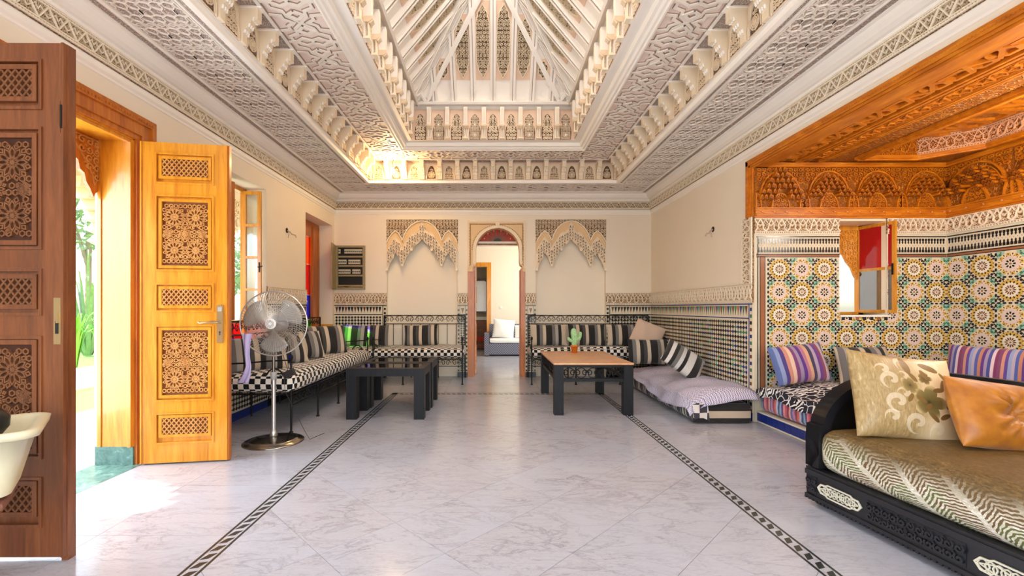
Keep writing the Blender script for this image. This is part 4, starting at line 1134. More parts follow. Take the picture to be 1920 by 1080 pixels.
# ---------------------------------------------------------------- carved door leaves
def rosette(m, cx, cy, R, wd, w0, w1, n=12):
    for i in range(n):
        a = 2*PI*i/n; c, s_ = math.cos(a), math.sin(a)
        P = [(.20, 0), (.42, .11), (.62, .12), (.80, 0), (.62, -.12), (.42, -.11)]
        m.ribbon([(cx+(x*c-y*s_)*R, cy+(x*s_+y*c)*R) for x, y in P], wd, w0, w1, 0, True)
        a2 = a+PI/n; c, s_ = math.cos(a2), math.sin(a2)
        P = [(.72, 0), (.86, .12), (1.02, 0), (.86, -.12)]
        m.ribbon([(cx+(x*c-y*s_)*R, cy+(x*s_+y*c)*R) for x, y in P], wd, w0, w1, 0, True)
    m.poly(circ(cx, cy, R*.14, 8), w0, w1, 0)
def star_fill(m, x0, y0, x1, y1, rs, wd, w0, w1):
    R = min((x1-x0)/2/2, (y1-y0)/4)*1.0
    cs_ = [(x0+(x1-x0)*.27, y0+(y1-y0)*.24), (x0+(x1-x0)*.73, y0+(y1-y0)*.24), (x0+(x1-x0)*.27, y0+(y1-y0)*.76), (x0+(x1-x0)*.73, y0+(y1-y0)*.76)]
    for c in cs_: rosette(m, c[0], c[1], R, wd, w0, w1)
    rosette(m, (x0+x1)/2, (y0+y1)/2, R*.62, wd, w0, w1, 8)
    for c in ((x0+.01, (y0+y1)/2), (x1-.01, (y0+y1)/2)): rosette(m, c[0]+(.03 if c[0] < (x0+x1)/2 else -.03), c[1], R*.42, wd, w0, w1, 6)
    # small hexagons between the rosettes
    p = .032; nx = int((x1-x0)/p); ny = int((y1-y0)/p)
    for i in range(nx+1):
        for j in range(ny+1):
            x = x0+(x1-x0)*(i+.5*(j % 2))/nx; y = y0+(y1-y0)*j/ny
            if x < x0+.008 or x > x1-.008 or y < y0+.008 or y > y1-.008: continue
            if all(math.hypot(x-c[0], y-c[1]) > R*.97 for c in cs_) and math.hypot(x-(x0+x1)/2, y-(y0+y1)/2) > R*.6:
                m.ribbon(circ(x, y, p*.42, 6, .5), wd, w0, w1, 0, True)
def diag_fill(m, x0, y0, x1, y1, p, wd, w0, w1):
    def cl(a, b):
        # clip segment to the rectangle
        t0, t1 = 0, 1; dx, dy = b[0]-a[0], b[1]-a[1]
        for q, d, lo, hi in ((a[0], dx, x0, x1), (a[1], dy, y0, y1)):
            for e, s_ in ((lo, 1), (hi, -1)):
                num = (e-q)*s_; den = d*s_
                if den > 0: t0 = max(t0, num/den)
                elif den < 0: t1 = min(t1, num/den)
        return [(a[0]+dx*t0, a[1]+dy*t0), (a[0]+dx*t1, a[1]+dy*t1)] if t1-t0 > .002 else None
    H = y1-y0; k = .8
    n = int((x1-x0+H)/p)+2
    for i in range(-n, n):
        for s_ in (1, -1):
            a = (x0+i*p, y0 if s_ > 0 else y1); b = (a[0]+H*k, y1 if s_ > 0 else y0); c = cl(a, b)
            if c: m.ribbon(c, wd, w0, w1+(.001 if s_ > 0 else 0), 0)
PAN = [(281, 340, 293, 325, 'd'), (360, 504, 373, 493, 's'), (526, 581, 538, 568, 'd'), (605, 749, 615, 737, 's'), (770, 829, 780, 811, 'd')]
def leaf(name, W, H, mats, label=None):
    fy = lambda y: H*(1-(y-262)/605.0)
    xa, xb, la, lb = W*.165, W*.845, W*.245, W*.775
    m = MB(); th = .048
    holed(m, 0, W, .012, H, [(xa, fy(b), xb, fy(a)) for a, b, c, d, k in PAN], -th, 0)
    for x in (.0, W-.012): m.box(x, .012, 0, x+.012, H, .006)
    o = m.build(name, mats[0])
    struct(o)
    for a, b, c, d, k in PAN:
        z0_, z1_ = fy(b), fy(a); m = MB()
        m.box(xa, z0_, -th+.008, xb, z1_, -.016, 0)
        e = .014; m.ribbon([(xa+e/2, z0_+e/2), (xb-e/2, z0_+e/2), (xb-e/2, z1_-e/2), (xa+e/2, z1_-e/2)], e, -.016, .006, 0, True)
        e2 = .022; m.ribbon([(la-e2/2, fy(d)-e2/2), (lb+e2/2, fy(d)-e2/2), (lb+e2/2, fy(c)+e2/2), (la-e2/2, fy(c)+e2/2)], e2, -.016, .004, 0, True)
        p = m.build('panel', mats[1], o)
        m = MB(); m.box(la, fy(d), -.016, lb, fy(c), -.012, 1)
        if k == 'd': diag_fill(m, la, fy(d), lb, fy(c), .034, .009, -.012, .001)
        else: star_fill(m, la, fy(d), lb, fy(c), None, .0065, -.012, .001)
        m.build('lattice', [mats[2], mats[3]], p)
    return o
ML = (M_wood, M_wood, M_woodc, M_woodcb); MDk = (M_woodD, M_woodD, M_woodDc, M_woodDb)
ang = math.atan2(3.48-3.385, -2.08+2.68)
d2 = leaf('door_2', .615, 2.475, ML); d2['label'] = 'bright orange wooden door leaf with carved lattice panels'
d2.matrix_local = Matrix.Translation((-2.685, 3.375, 0)) @ Matrix.Rotation(ang, 4, 'Z') @ fr((0, 0, 0), (1, 0, 0), (0, 0, 1))
d1 = leaf('door_1', .665, 2.445, MDk); d1['label'] = 'brown wooden door leaf nearest the camera, shade painted into its colour, carved lattice panels'
d1.matrix_local = fr((-2.69, 2.09, .01), (1, .008, 0), (0, 0, 1))
# handle with long plate on the bright leaf
def handle(parent, x, z, mirror=1):
    m = MB(); m.box(x-.022, z-.16, .006, x+.022, z+.12, .011, 0)
    m.poly([(x-.022, z+.11), (x-.026, z+.135), (x-.016, z+.128), (x-.008, z+.14), (x, z+.132), (x+.008, z+.14), (x+.016, z+.128), (x+.026, z+.135), (x+.022, z+.11)], .006, .012, 0)
    m.box(x-.015, z+.085, .011, x+.015, z+.12, .0125, 1)
    m.poly(circ(x, z-.075, .006, 8), .011, .013, 2); m.box(x-.003, z-.10, .011, x+.003, z-.075, .013, 2)
    p = m.build('handle_plate', [M_brass, M_grey, M_black], parent)
    m = MB(); m.tube([(x, z, .01), (x, z, .05)], .010, 8); m.tube([(x, z, .048), (x-.02*mirror, z+.004, .052), (x-.07*mirror, z+.002, .050), (x-.125*mirror, z-.004, .048), (x-.14*mirror, z+.004, .046)], [.010, .011, .009, .010, .007], 8)
    m.build('lever', M_brass, p)
handle(d2, .565, 1.09)
m = MB(); m.box(.622, 1.02, .0, .655, 1.24, .009, 0); m.box(.632, 1.07, .009, .645, 1.13, .012, 1); m.box(.638, 1.12, .009, .65, 1.17, .016, 0); m.build('lock_plate', [M_brass, M_black], d1)
m = MB(); m.box(.648, 2.02, -.03, .662, 2.17, .003, 0); m.tube([(.655, 2.04, .006), (.655, 2.15, .006)], .005, 6); m.build('bolt', [M_iron], d1)
m = MB(); m.box(.640, -.02, -.055, .668, 2.445, -.012, 0); m.build('rebate_strip', MDk[0], d1)
m = MB(); m.box(.605, .012, -.045, .628, 2.475, -.005, 0); m.build('rebate_strip', M_casing, d2)
# casing, jambs, lintel and threshold of the doorway
m = MB(); D0, D1, DZ = 2.13, 3.40, 2.50
for a, b, w in ((0, .035, .02), (.035, .12, .034), (.12, .155, .05), (.155, .19, .028)):
    m.box(D1+a, .0, 0, D1+b, DZ+b, w); m.box(D0-b, 0, 0, D0-a, DZ+b, w); m.box(D0-a, DZ+a, 0, D1+a, DZ+b, w)
for i in range(60):
    u = D0-.10+i*.0265
    if u < D1+.13: m.box(u, DZ+.135, .05, u+.012, DZ+.15, .056)
struct(m.build('trim_4', M_casing, None, FL))
m = MB(); m.box(D1-.012, .14, -.27, D1-.0, DZ, 0); m.box(D0, .14, -.27, D0+.012, DZ, 0); m.box(D0, DZ-.012, -.27, D1, DZ, 0)
m.box(D1-.03, .14, -.03, D1-.012, DZ-.01, -.005); m.box(D1-.02, .14, -.27, D1-.012, DZ-.01, -.24); m.box(D0, DZ-.035, -.04, D1, DZ-.012, -.01)
struct(m.build('trim_5', M_wood, None, FL))
m = MB(); m.box(D1-.014, .0, -.29, D1, .14, .0); m.box(D0, 0, -.29, D0+.014, .14, 0); struct(m.build('trim_6', M_green, None, FL))
m = MB(); m.box(XL-.30, D0, -.006, XL+.06, D1, .0015); struct(m.build('threshold', M_green))
lam = MB()
def lambrequin(u, s_):
    P = [(0, 2.49), (.25, 2.49), (.25, 2.40), (.235, 2.36), (.21, 2.345), (.20, 2.30), (.17, 2.28), (.155, 2.22), (.12, 2.20), (.105, 2.14), (.075, 2.10), (.045, 2.04), (.03, 2.07), (.0, 2.10)]
    P = [(u-s_*x, y) for x, y in P]; lam.poly(P, -.285, -.26, 0, back=True)
    Q = [(u-s_*x, y) for x, y in ((.02, 2.47), (.225, 2.47), (.20, 2.40), (.12, 2.30), (.06, 2.20), (.045, 2.13), (.02, 2.2))]
    lam.ribbon(Q, .008, -.26, -.250, 1, True)
    x0, x1 = min(u, u-s_*.24), max(u, u-s_*.24)
    scrollfill(lam, x0, 2.1, x1, 2.47, .06, .011, -.26, -.248, 1, lambda x, y: inpoly(x, y, Q))
lambrequin(D1-.012, 1); lambrequin(D0+.012, -1)
struct(lam.build('trim_7', [M_casing, M_woodc], None, FL))

# ---------------------------------------------------------------- windows on the left
def casement(parent, name, F_, W, H, rows, glass, wood, stile=.055, th=.035, extra=None):
    m = MB(); g_ = []
    hs = []; z = stile
    hh = (H-stile*2-.03*(len(rows)-1))
    for r in rows: hs.append((stile, z, W-stile, z+hh*r)); z += hh*r+.03
    holed(m, 0, W, 0, H, hs, -th/2, th/2); o = m.build(name, wood, parent, F_)
    for i, hh_ in enumerate(hs):
        m = MB(); m.box(hh_[0]-.004, hh_[1]-.004, -.003, hh_[2]+.004, hh_[3]+.004, .003); m.build('pane', glass[i % len(glass)], o)
    return o
m = MB(); W0, W1, Z0, Z1 = 4.45, 5.39, .74, 2.64
for a in (W0, W1-.05): m.box(a, Z0, -.29, a+.05, Z1, -.24)
m.box(W0, Z1-.05, -.29, W1, Z1, -.24); m.box(W0, Z0, -.29, W1, Z0+.04, -.24); m.box(W0, 1.02, -.28, W1, 1.06, -.25)
win1 = struct(m.build('window_1', M_wood, None, FL))
for i in range(3):
    m = MB(); m.box(W0+.05+.28*i, Z0+.04, -.268, W0+.05+.28*(i+1)-.012, 1.02, -.262); m.build('pane', M_redgl if i else M_blugl, win1)
iL = FL.inverted()
c = casement(win1, 'casement', iL @ fr((-2.985, 5.30, 1.07), (1, .05, 0), (0, 0, 1)), .215, 1.53, [.22, .26, .26, .26], [M_glass], M_wood, .04)
m = MB(); m.tube([(.20, .62, .02), (.20, .62, .055), (.235, .625, .058), (.255, .63, .055)], .007, 6); m.box(.192, .56, .017, .208, .68, .022); m.build('window_handle', M_iron, c)
casement(win1, 'casement', iL @ fr((-3.0, 4.52, 1.07), (.30, .95, 0), (0, 0, 1)), .42, 1.53, [.22, .26, .26, .26], [M_glass], M_casing)
m = MB(); W0, W1, Z0, Z1 = 6.52, 7.62, .72, 2.62
for a, b in ((W0, W0+.06), (7.05, 7.09), (7.30, W1)): m.box(a, Z0, -.28, b, Z1, -.23)
m.box(W0, Z1-.25, -.28, W1, Z1, -.232); m.box(W0, Z0, -.28, W1, Z0+.03, -.232)
m.box(7.33, Z0+.05, -.23, 7.36, Z1-.05, -.215); m.box(7.56, Z0+.05, -.23, 7.59, Z1-.05, -.215)
win2 = struct(m.build('window_2', M_casing, None, FL))
zz = [(Z0+.03, 1.02, M_grngl), (1.02, 1.42, M_blugl), (1.42, 1.92, M_redgl), (1.92, 2.37, M_orgl)]
for (a, b, g_) in zz:
    for (u, v) in ((W0+.06, 7.05), (7.09, 7.30)):
        m = MB(); m.box(u, a, -.258, v, b-.006, -.252); m.build('pane', g_, win2)
# ---------------------------------------------------------------- window of the alcove
m = MB()
for a in (WX0, WX1-.05): m.box(a, WZ0, -.35, a+.05, WZ1, -.29)
m.box(WX0, WZ1-.05, -.35, WX1, WZ1, -.29); m.box(WX0, WZ0, -.35, WX1, WZ0+.03, -.29)
win3 = struct(m.build('window_3', M_wood, None, FA))
m = MB()
P = [(WX1-.05, 2.09), (WX0+.04, 2.09), (WX0+.06, 2.02), (WX0+.10, 1.98), (WX0+.13, 1.93), (WX0+.19, 1.90), (WX0+.23, 1.84), (WX0+.29, 1.80), (WX0+.33, 1.72), (WX0+.38, 1.66), (WX0+.42, 1.56), (WX1-.05, 1.52)]
m.poly(P, -.335, -.31, 0, back=True); scrollfill(m, WX0+.04, 1.5, WX1-.05, 2.08, .06, .010, -.31, -.30, 0, lambda x, y: inpoly(x, y, P)); m.build('carved_valance', M_wood, win3, ID)
c = casement(win3, 'casement', FA.inverted() @ fr((4.125, 5.02, 1.15), Vector((.07, -.40, 0)).normalized(), (0, 0, 1)), .425, .965, [.49, .51], [M_greygl, M_redgl2], M_wood, .034, .022)
m = MB(); m.box(.40, .4, .017, .412, .52, .03); m.build('window_handle', M_iron, c)

# ---------------------------------------------------------------- outside on the left
m = MB()
nx = 3
tl = MB(); tl.box(-.295, -.395, -.04, .295, .395, -.02)
m.box(-4.75, -2, -.2, XL-.30, 13, -.041); terr = struct(m.build('terrace', M_joint)); t0 = None
for i in range(3):
    for j in range(19):
        loc = (XL-.30-.30-i*.6, -1.6+j*.8, 0)
        if t0 is None: t0 = tl.build('paving_slab', M_marble, terr, loc=loc)
        else: dup(t0, loc=loc)
def disp(x, y): return .05*math.sin(x*1.7)*math.cos(y*1.3)
m = MB(); m.grid(lambda a, b: (-14+a*9.3, -4+b*26, -.06+.02*disp(a*9, b*26)), 20, 40, 0); struct(m.build('lawn', M_grass))
m = MB(); m.box(-8.6, -4, -.07, -6.3, 20, -.035); struct(m.build('path', M_gravel))
def arcade():
    m = MB(); zt = 3.25; X0 = -4.75
    def bay(c, hw_, y0, y1):
        pts = []; N = 11
        for i in range(N+1):
            t = i/N*PI/2; x = hw_*math.cos(t)+.05; y = 1.95+.95*math.sin(t)
            pts.append((x, y))
            if i < N:
                t2 = (i+.5)/N*PI/2; pts.append((hw_*.93*math.cos(t2)+.02, 1.93+.86*math.sin(t2)))
        pts = [(hw_, 1.5), (hw_, 1.86), (hw_+.06, 1.90)]+pts
        R_ = [(c+x, y) for x, y in pts]+[(c, zt), (y1, zt), (y1, 1.5)]
        m.poly(R_, 0, .22, 0, back=True)
        L_ = [(c-x, y) for x, y in pts]+[(c, zt), (y0, zt), (y0, 1.5)]
        m.poly(L_, 0, .22, 0, back=True)
        for s_ in (1, -1):
            m.ribbon([(c+s_*(x+.06), y+.07) for x, y in pts[3:-1]], .03, .22, .25, 0)
            scrollfill(m, min(c+s_*hw_*.45, c+s_*(hw_-.02)), 2.35, max(c+s_*hw_*.45, c+s_*(hw_-.02)), 3.1, .13, .022, .22, .24, 1, lambda x, y: y > 2.1+.95*math.sqrt(max(0, 1-((x-c)/hw_)**2)))
    bay(4.05, 1.20, 2.6, 5.6); bay(8.75, 1.25, 7.2, 10.3); bay(.9, 1.3, -.7, 2.5)
    for a, b in ((5.26, 7.48), (10.02, 10.3), (2.22, 2.84), (-2, -.42)): m.box(a, 0, .02, b, 1.56, .20, 0)
    m.box(5.6, 1.5, .0, 7.2, zt, .22, 0); m.box(10.3, 0, 0, 13, zt, .22, 0); m.box(2.5, 1.5, 0, 2.6, zt, .22, 0); m.box(-2, 0, 0, -.7, zt, .22, 0)
    return struct(m.build('wall_arcade', [M_cream, M_filig], None, fr((X0, 0, 0), (0, 1, 0), (0, 0, 1))))
arcade()
m = MB(); m.box(-4.85, -2, 3.25, XL-.30, 13, 3.4); struct(m.build('ceiling_porch', M_wall))
def leafblob(m, c, r, n, sz, mi=0, flat=1):
    for i in range(n):
        a = random.uniform(0, 2*PI); z = random.uniform(-1, 1); q = math.sqrt(1-z*z); k = r*random.uniform(.55, 1)
        p = Vector((c[0]+q*math.cos(a)*k, c[1]+q*math.sin(a)*k, c[2]+z*k*flat)); u = Vector((random.uniform(-1, 1), random.uniform(-1, 1), random.uniform(-1, 1))).normalized(); v = u.orthogonal().normalized()
        s_ = sz*random.uniform(.6, 1.3)
        m.add([p-u*s_, p+v*s_*.45, p+u*s_, p-v*s_*.45], [(0, 1, 2, 3)], mi)
def tree(x, y, h, r, label, mt_, nl=1500):
    t = thing('tree', label, 'tree', (x, y, -.05))
    m = MB(); m.tube([(0, 0, 0), (.05, .04, h*.3), (-.05, .1, h*.6)], [.14, .11, .07], 8); m.tube([(.02, .03, h*.35), (.5, .3, h*.7)], [.07, .03], 6); m.tube([(.02, .03, h*.4), (-.5, -.2, h*.75)], [.07, .03], 6); m.build('trunk', M_bark, t)
    m = MB()
    for i in range(9): leafblob(m, (random.uniform(-r, r)*.7, random.uniform(-r, r)*.7, h*random.uniform(.5, .95)), r*.55, nl//9, .10)
    m.build('foliage', mt_, t, kind='stuff')
tree(-13.0, 14.2, 6.4, 2.6, 'pale olive tree seen through the open doorway above the palm', M_leafD, 3200)
tree(-10.4, 17.5, 4.2, 1.6, 'distant tree seen through the left casement window', M_leafD, 1500)
def palm(x, y, h, n, label, mt_, up=.9):
    t = thing('leafy_plant', label, 'plant', (x, y, -.04)); m = MB()
    for i in range(n):
        a = random.uniform(0, 2*PI); L_ = h*random.uniform(.7, 1.1); o = random.uniform(.25, .8)*h*(1.2-up)
        d = Vector((math.cos(a), math.sin(a), 0)); sd = Vector((-d.y, d.x, 0)); P = []
        for k in range(5):
            q = k/4; c = d*(.08+o*q*1.6)+Vector((0, 0, L_*math.sin(q*PI*.62)/.93)); w = .022*(1-q)*2+.002
            P += [c-sd*w, c+sd*w]
        m.add(P, [(2*k, 2*k+1, 2*k+3, 2*k+2) for k in range(4)], 0)
    m.build('fronds', mt_, t, kind='stuff'); m = MB(); m.lathe([(.06, 0), (.08, .1), (.05, .2)], 10); m.build('stem', M_bark, t)
for i, (x, y) in enumerate(((-8.75, 9.2), (-8.8, 10.1), (-8.85, 8.3))):
    palm(x, y, 1.0, 90, ['bright green strappy plant beyond the lawn, middle of three', 'bright green strappy plant beyond the lawn, right of three', 'bright green strappy plant beyond the lawn, left of three'][i], M_leaf, .95)
palm(-10.6, 11.6, 2.4, 60, 'tall drooping palm behind the strappy plants', M_leafD, .5)

# ---------------------------------------------------------------- next room behind the arch
m = MB(); m.box(-2.2, YB+.30, -.1, 2.6, 14.2, 0); struct(m.build('floor', M_marble))
m = MB(); m.box(-2.2, YB+.29, 3.0, 2.6, 14.2, 3.1); struct(m.build('ceiling', M_white))
m = MB(); m.box(-2.3, YB+.29, 0, -2.2, 14.2, 3); m.box(2.6, YB+.29, 0, 2.7, 9.0, 3); m.box(2.6, YB+.29, 2.5, 2.7, 14.2, 3); m.box(2.6, 11.5, 0, 2.7, 14.2, 3); struct(m.build('wall_next_room', M_wall))
m = MB(); holed(m, -2.2, 2.6, 0, 3, [(-.86, 0, -.15, 2.34)], -.12, 0); wn2 = struct(m.build('wall_next_room', M_wall, None, fr((0, 12.2, 0), (1, 0, 0), (0, 0, 1))))
m = MB()
for a, b in ((-.15, -.03), (-.98, -.86)): m.box(a, 0, 0, b, 2.46, .03)
m.box(-.86, 2.34, 0, -.15, 2.46, .03); struct(m.build('trim_8', M_wood, None, fr((0, 12.2, 0), (1, 0, 0), (0, 0, 1))))
m = MB(); m.box(-2.2, 13.9, 0, 2.6, 14, 3); struct(m.build('wall_bathroom', M_cream))
m = MB(); m.box(.2, 1.18, 0, .28, 1.26, .012); m.box(.215, 1.195, .012, .265, 1.245, .018)
tag(m.build('light_switch', M_whitec, None, fr((0, 12.2, 0), (1, 0, 0), (0, 0, 1))), 'small white light switch on the cream wall of the far room', 'switch')
# red painted fan under the arch
m = MB(); c = (.093, 2.40); R = .335
arcp = [(c[0]+R*math.cos(PI*i/20), c[1]+.25*math.sin(PI*i/20)) for i in range(21)]
m.poly(arcp, 0, .02, 0)
for i in range(11):
    a = PI*(i+.5)/11; da = .09
    m.poly([(c[0]+.09*math.cos(a), c[1]+.07*math.sin(a)), (c[0]+R*.85*math.cos(a-da), c[1]+.25*.85*math.sin(a-da)), (c[0]+R*.93*math.cos(a), c[1]+.25*.93*math.sin(a)), (c[0]+R*.85*math.cos(a+da), c[1]+.25*.85*math.sin(a+da))], .02, .028, 1)
m.poly([(c[0]+.07*math.cos(PI*i/8), c[1]+.055*math.sin(PI*i/8)) for i in range(9)], .02, .034, 2)
for i in range(6): 
    a = PI*(i+.5)/6; m.poly(circ(c[0]+R*.72*math.cos(a), c[1]+.19*math.sin(a), .010, 6), .02, .036, 3)
fan_t = struct(m.build('trim_9', [M_woodD, M_red, M_black, M_filig], None, fr((0, YB+.24, 0), (1, 0, 0), (0, 0, 1))))
m = MB(); m.box(-.33, 2.32, .0, .50, 2.40, .03, 0); m.box(-.33, 2.335, .03, .50, 2.36, .045, 1); struct(m.build('trim_10', [M_white, M_carvW], None, fr((0, YB+.26, 0), (1, 0, 0), (0, 0, 1))))
m = MB()
for a, b in ((-.43, -.325), (.50, .577)): m.box(a, 0, -.28, b, 1.90, -.12 if False else -.005); 
m.box(-.325, 0, -.28, -.31, 1.88, -.2); m.box(.485, 0, -.28, .50, 1.88, -.2)
d3 = struct(m.build('door_3', M_casing, None, FB))
m = MB(); m.box(0, .02, 0, .62, 2.3, .035, 0)
for z in (.2, .62, 1.3, 1.7): m.box(.1, z, .035, .52, z+.3, .045, 1)
lf = m.build('door_leaf', [M_woodH, M_casing], d3, FB.inverted() @ fr((-.325, YB+.30, 0), (-.06, 1, 0), (0, 0, 1), (1, .06, 0)))
m = MB(); m.tube([(.06, 1.05, .03), (.06, 1.05, .07), (.14, 1.05, .07)], .008, 6); m.build('lever', M_brass, lf)
# wicker sofa and vanity
t = thing('wicker_sofa', 'grey wicker sofa with white cushions seen through the arched doorway', 'sofa', (-.20, 11.05, 0))
m = MB(); m.box(0, .05, .04, 1.9, .85, .32); m.build('base', M_wicker, t); m = MB(); m.box(0, 0, .02, .12, .85, .56); m.build('arm', M_wicker, t); m = MB(); m.box(.12, .75, .3, 1.9, .88, .78); m.build('backrest', M_wicker, t)
m = MB(); rbox(m, .13, .03, .32, 1.85, .74, .43, .04, 14, 8); m.build('seat_cushion', M_whitec, t)
SOFA_PILLOWS = True
def box_thing(name, label, cat, mats, boxes, group=None, loc=None, mtx=None):
    m = MB()
    for b in boxes: m.box(*b)
    return tag(m.build(name, mats, None, mtx, loc), label, cat, group)
t = thing('vanity_cabinet', 'brown wooden vanity with white top seen through the arched doorway', 'cabinet', (-.95, 12.95, 0))
m = MB(); m.box(0, 0, .02, .9, .5, .86); m.build('body', M_walnut, t); m = MB(); m.box(-.02, -.03, .86, .93, .52, .95); m.build('countertop', M_whitec, t)
for z in (.45, .66): m = MB(); m.box(.02, -.02, z, .88, 0, z+.19); m.build('drawer', M_walnut, t)
m = MB(); m.box(.3, -.04, .24, .88, -.02, .36); m.build('red_towel', M_red, t)['label'] = 'red cloth strip'
t = thing('wall_mirror', 'rounded mirror in a dark wood frame above the vanity', 'mirror', (-.75, 13.86, 1.08))
m = MB(); P = [(0, 0), (.55, 0), (.58, .03), (.58, .95), (.52, 1.0), (.06, 1.0), (0, .95)]; m.poly(P, -.02, .0, 0); m.ribbon(P, .05, -.01, .03, 1, True); m.build('mirror_glass', [M_chrome, M_woodD], t, fr((0, 0, 0), (1, 0, 0), (0, 0, 1)))
# ---------------------------------------------------------------- cushions
def cushion_mesh(w, h, t, n=16, m=None, pinch=.07, sag=0, fn=None):
    m = m or MB()
    def pt(a, b, s_):
        u, v = math.sin(PI*(a-.5)), math.sin(PI*(b-.5)); e = (1-abs(u)**2.6)*(1-abs(v)**2.6); e = max(e, 0)**.52
        x = u*w/2*(1-pinch*(1-abs(u)**.5 if False else (1-v*v))*abs(u)**4*.0-pinch*(1-v*v)*.6*abs(u)); z = v*h/2*(1-pinch*(1-u*u)*.8*abs(v))
        y = s_*t/2*e; z += sag*(u*u)*abs(v)*.0
        P = (x, y+.006*math.sin(7*u+3*v)*e, z+h/2)
        return fn(P, u, v, e, s_) if fn else P
    m.grid(lambda a, b: pt(a, b, -1), n, n, 0); m.grid(lambda a, b: pt(a, b, 1), n, n, 0, flip=True)
    return m
def cushion(label, mt_, w, h, t, loc, rot, group=None, name='cushion', fn=None, n=16, offs=None, cat='cushion', pinch=.07):
    m = cushion_mesh(w, h, t, n, fn=fn, pinch=pinch)
    o = m.build(name, mt_, None, weld=False); o.location = loc; o.rotation_euler = rot
    return tag(o, label, cat, group)
R = math.radians
cushion('big white cushion on the wicker sofa in the far room, left one', M_whitec, .56, .50, .2, (.27, 11.42, .43), (R(-14), R(6), 0), name='cushion')
cushion('smaller white cushion on the wicker sofa in the far room, right one', M_whitec, .44, .34, .16, (.80, 11.42, .43), (R(-14), 0, R(-4)), name='cushion')

# ---------------------------------------------------------------- wrought iron benches
SCR = {}
def iron_bench(label, loc, rz, L, Dp, nleg, seat=.40, back=1.075, group='wrought iron benches along the walls'):
    # local: x along the front, y from the front (0) to the back (Dp)
    t = thing('iron_bench', label, 'bench', loc, rz, group)
    def tb(name, paths, r, p=t, n=6):
        m = MB()
        for P in paths: m.tube(P, r, n)
        return m.build(name, M_iron, p)
    tb('seat_frame', [[(0, 0, seat), (L, 0, seat)], [(0, Dp, seat), (L, Dp, seat)], [(0, 0, seat), (0, Dp, seat)], [(L, 0, seat), (L, Dp, seat)]]+[[(L*k/8, 0, seat), (L*k/8, Dp, seat)] for k in range(1, 8)], .010)
    tb('lower_rail', [[(0, 0, seat-.11), (L, 0, seat-.11)]], .007)
    tb('upper_rail', [[(0, Dp, back), (L, Dp, back)]], .010); tb('middle_rail', [[(0, Dp, back-.145), (L, Dp, back-.145)]], .008)
    for k in range(nleg):
        x = L*k/(nleg-1); m = MB(); top = .70 if k in (0, nleg-1) else seat
        m.tube([(x, 0, .012), (x, 0, top)], .011, 6); m.lathe([(.0, 0), (.02, 0), (.02, .012), (.011, .016)], 8, 0, (x, 0, 0))
        if top > seat: m.lathe([(.011, top), (.016, top+.01), (.02, top+.03), (.012, top+.05), (0, top+.06)], 8, 0, (x, 0, 0))
        m.build('leg', M_iron, t)
        m = MB(); m.tube([(x, Dp, .0), (x, Dp, back if k in (0, nleg-1) else seat)], .011, 6); m.build('leg', M_iron, t)
    for x in (0, L):       # curled armrests
        P = [(x, 0, .70), (x, Dp*.3, .69), (x, Dp*.6, .67), (x, Dp, .66)]
        Q = [(x, .06+.11*(1-math.cos(a))*.9, .46+.16*math.sin(a)) for a in [PI*i/10 for i in range(11)]]
        Q2 = [(x, .10+.045*math.cos(a)*(1-a/14), .53+.045*math.sin(a)*(1-a/14)) for a in [i*.6 for i in range(16)]]
        tb('armrest', [P, Q, Q2], .008)
    def scroll(kind, xx, z, s_):
        key = (kind, s_)
        if key not in SCR:
            m = MB()
            for q in (-1, 1):
                sp = [(q*(.040-.034*math.cos(a)*(1-a/11)) if False else q*(.038+.036*(1-a/10)*math.cos(a)), 0, s_*.0+.036*(1-a/10)*math.sin(a)*1.25) for a in [i*.55 for i in range(15)]]
                m.tube(sp, .0052, 5, caps=False)
            m.tube([(-.075, 0, .0), (-.05, 0, .055), (0, 0, .068), (.05, 0, .055), (.075, 0, 0)], .005, 5)
            SCR[key] = m.build('scroll', M_iron, t, None, (xx[0], xx[1], z))
        else: dup(SCR[key], t, None, (xx[0], xx[1], z))
    n = round(L/.165); a = L/n
    for i in range(n): scroll('b', (a*(i+.5), Dp), back-.075, 1)
    n2 = round(L/.165); a2 = L/n2
    for i in range(n2): scroll('f', (a2*(i+.5), 0), seat-.058, 1)
    n = round(L/.15); a = L/n; b0 = None
    for i in range(1, n):
        if b0 is None:
            m = MB(); m.tube([(0, 0, seat), (0, 0, back-.145)], .006, 5); b0 = m.build('baluster', M_iron, t, None, (a*i, Dp, 0))
        else: dup(b0, t, None, (a*i, Dp, 0))
    return t
def mattress(name, label, mt_, x0, y0, z0_, x1, y1, z1_, nx, ny, cat='mattress', group=None, drop=0, seed=0, side=None, r=.07, amp=1.0):
    rnd_ = random.Random(seed); ph = [rnd_.uniform(0, 6) for _ in range(4)]
    cx, cy, cz = (x0+x1)/2, (y0+y1)/2, z0_
    def fn(P, p):
        w = .010*math.sin(P.x*3.1+ph[0])+.012*math.sin(P.y*3.7+ph[1])+.005*math.sin(P.x*9+P.y*8+ph[2])
        k = max(0, p[2]); P.z += w*k*amp
        if abs(p[0]) == 1 or abs(p[1]) == 1: P.x += .006*math.sin(P.y*11+ph[3])*amp; P.y += .006*math.sin(P.x*12)*amp
        return P
    m = MB(); rbox(m, x0-cx, y0-cy, 0, x1-cx, y1-cy, z1_-z0_, r, nx, ny, fn)
    o = m.build(name, mt_, None, None, (cx, cy, cz), weld=True); return tag(o, label, cat, group)
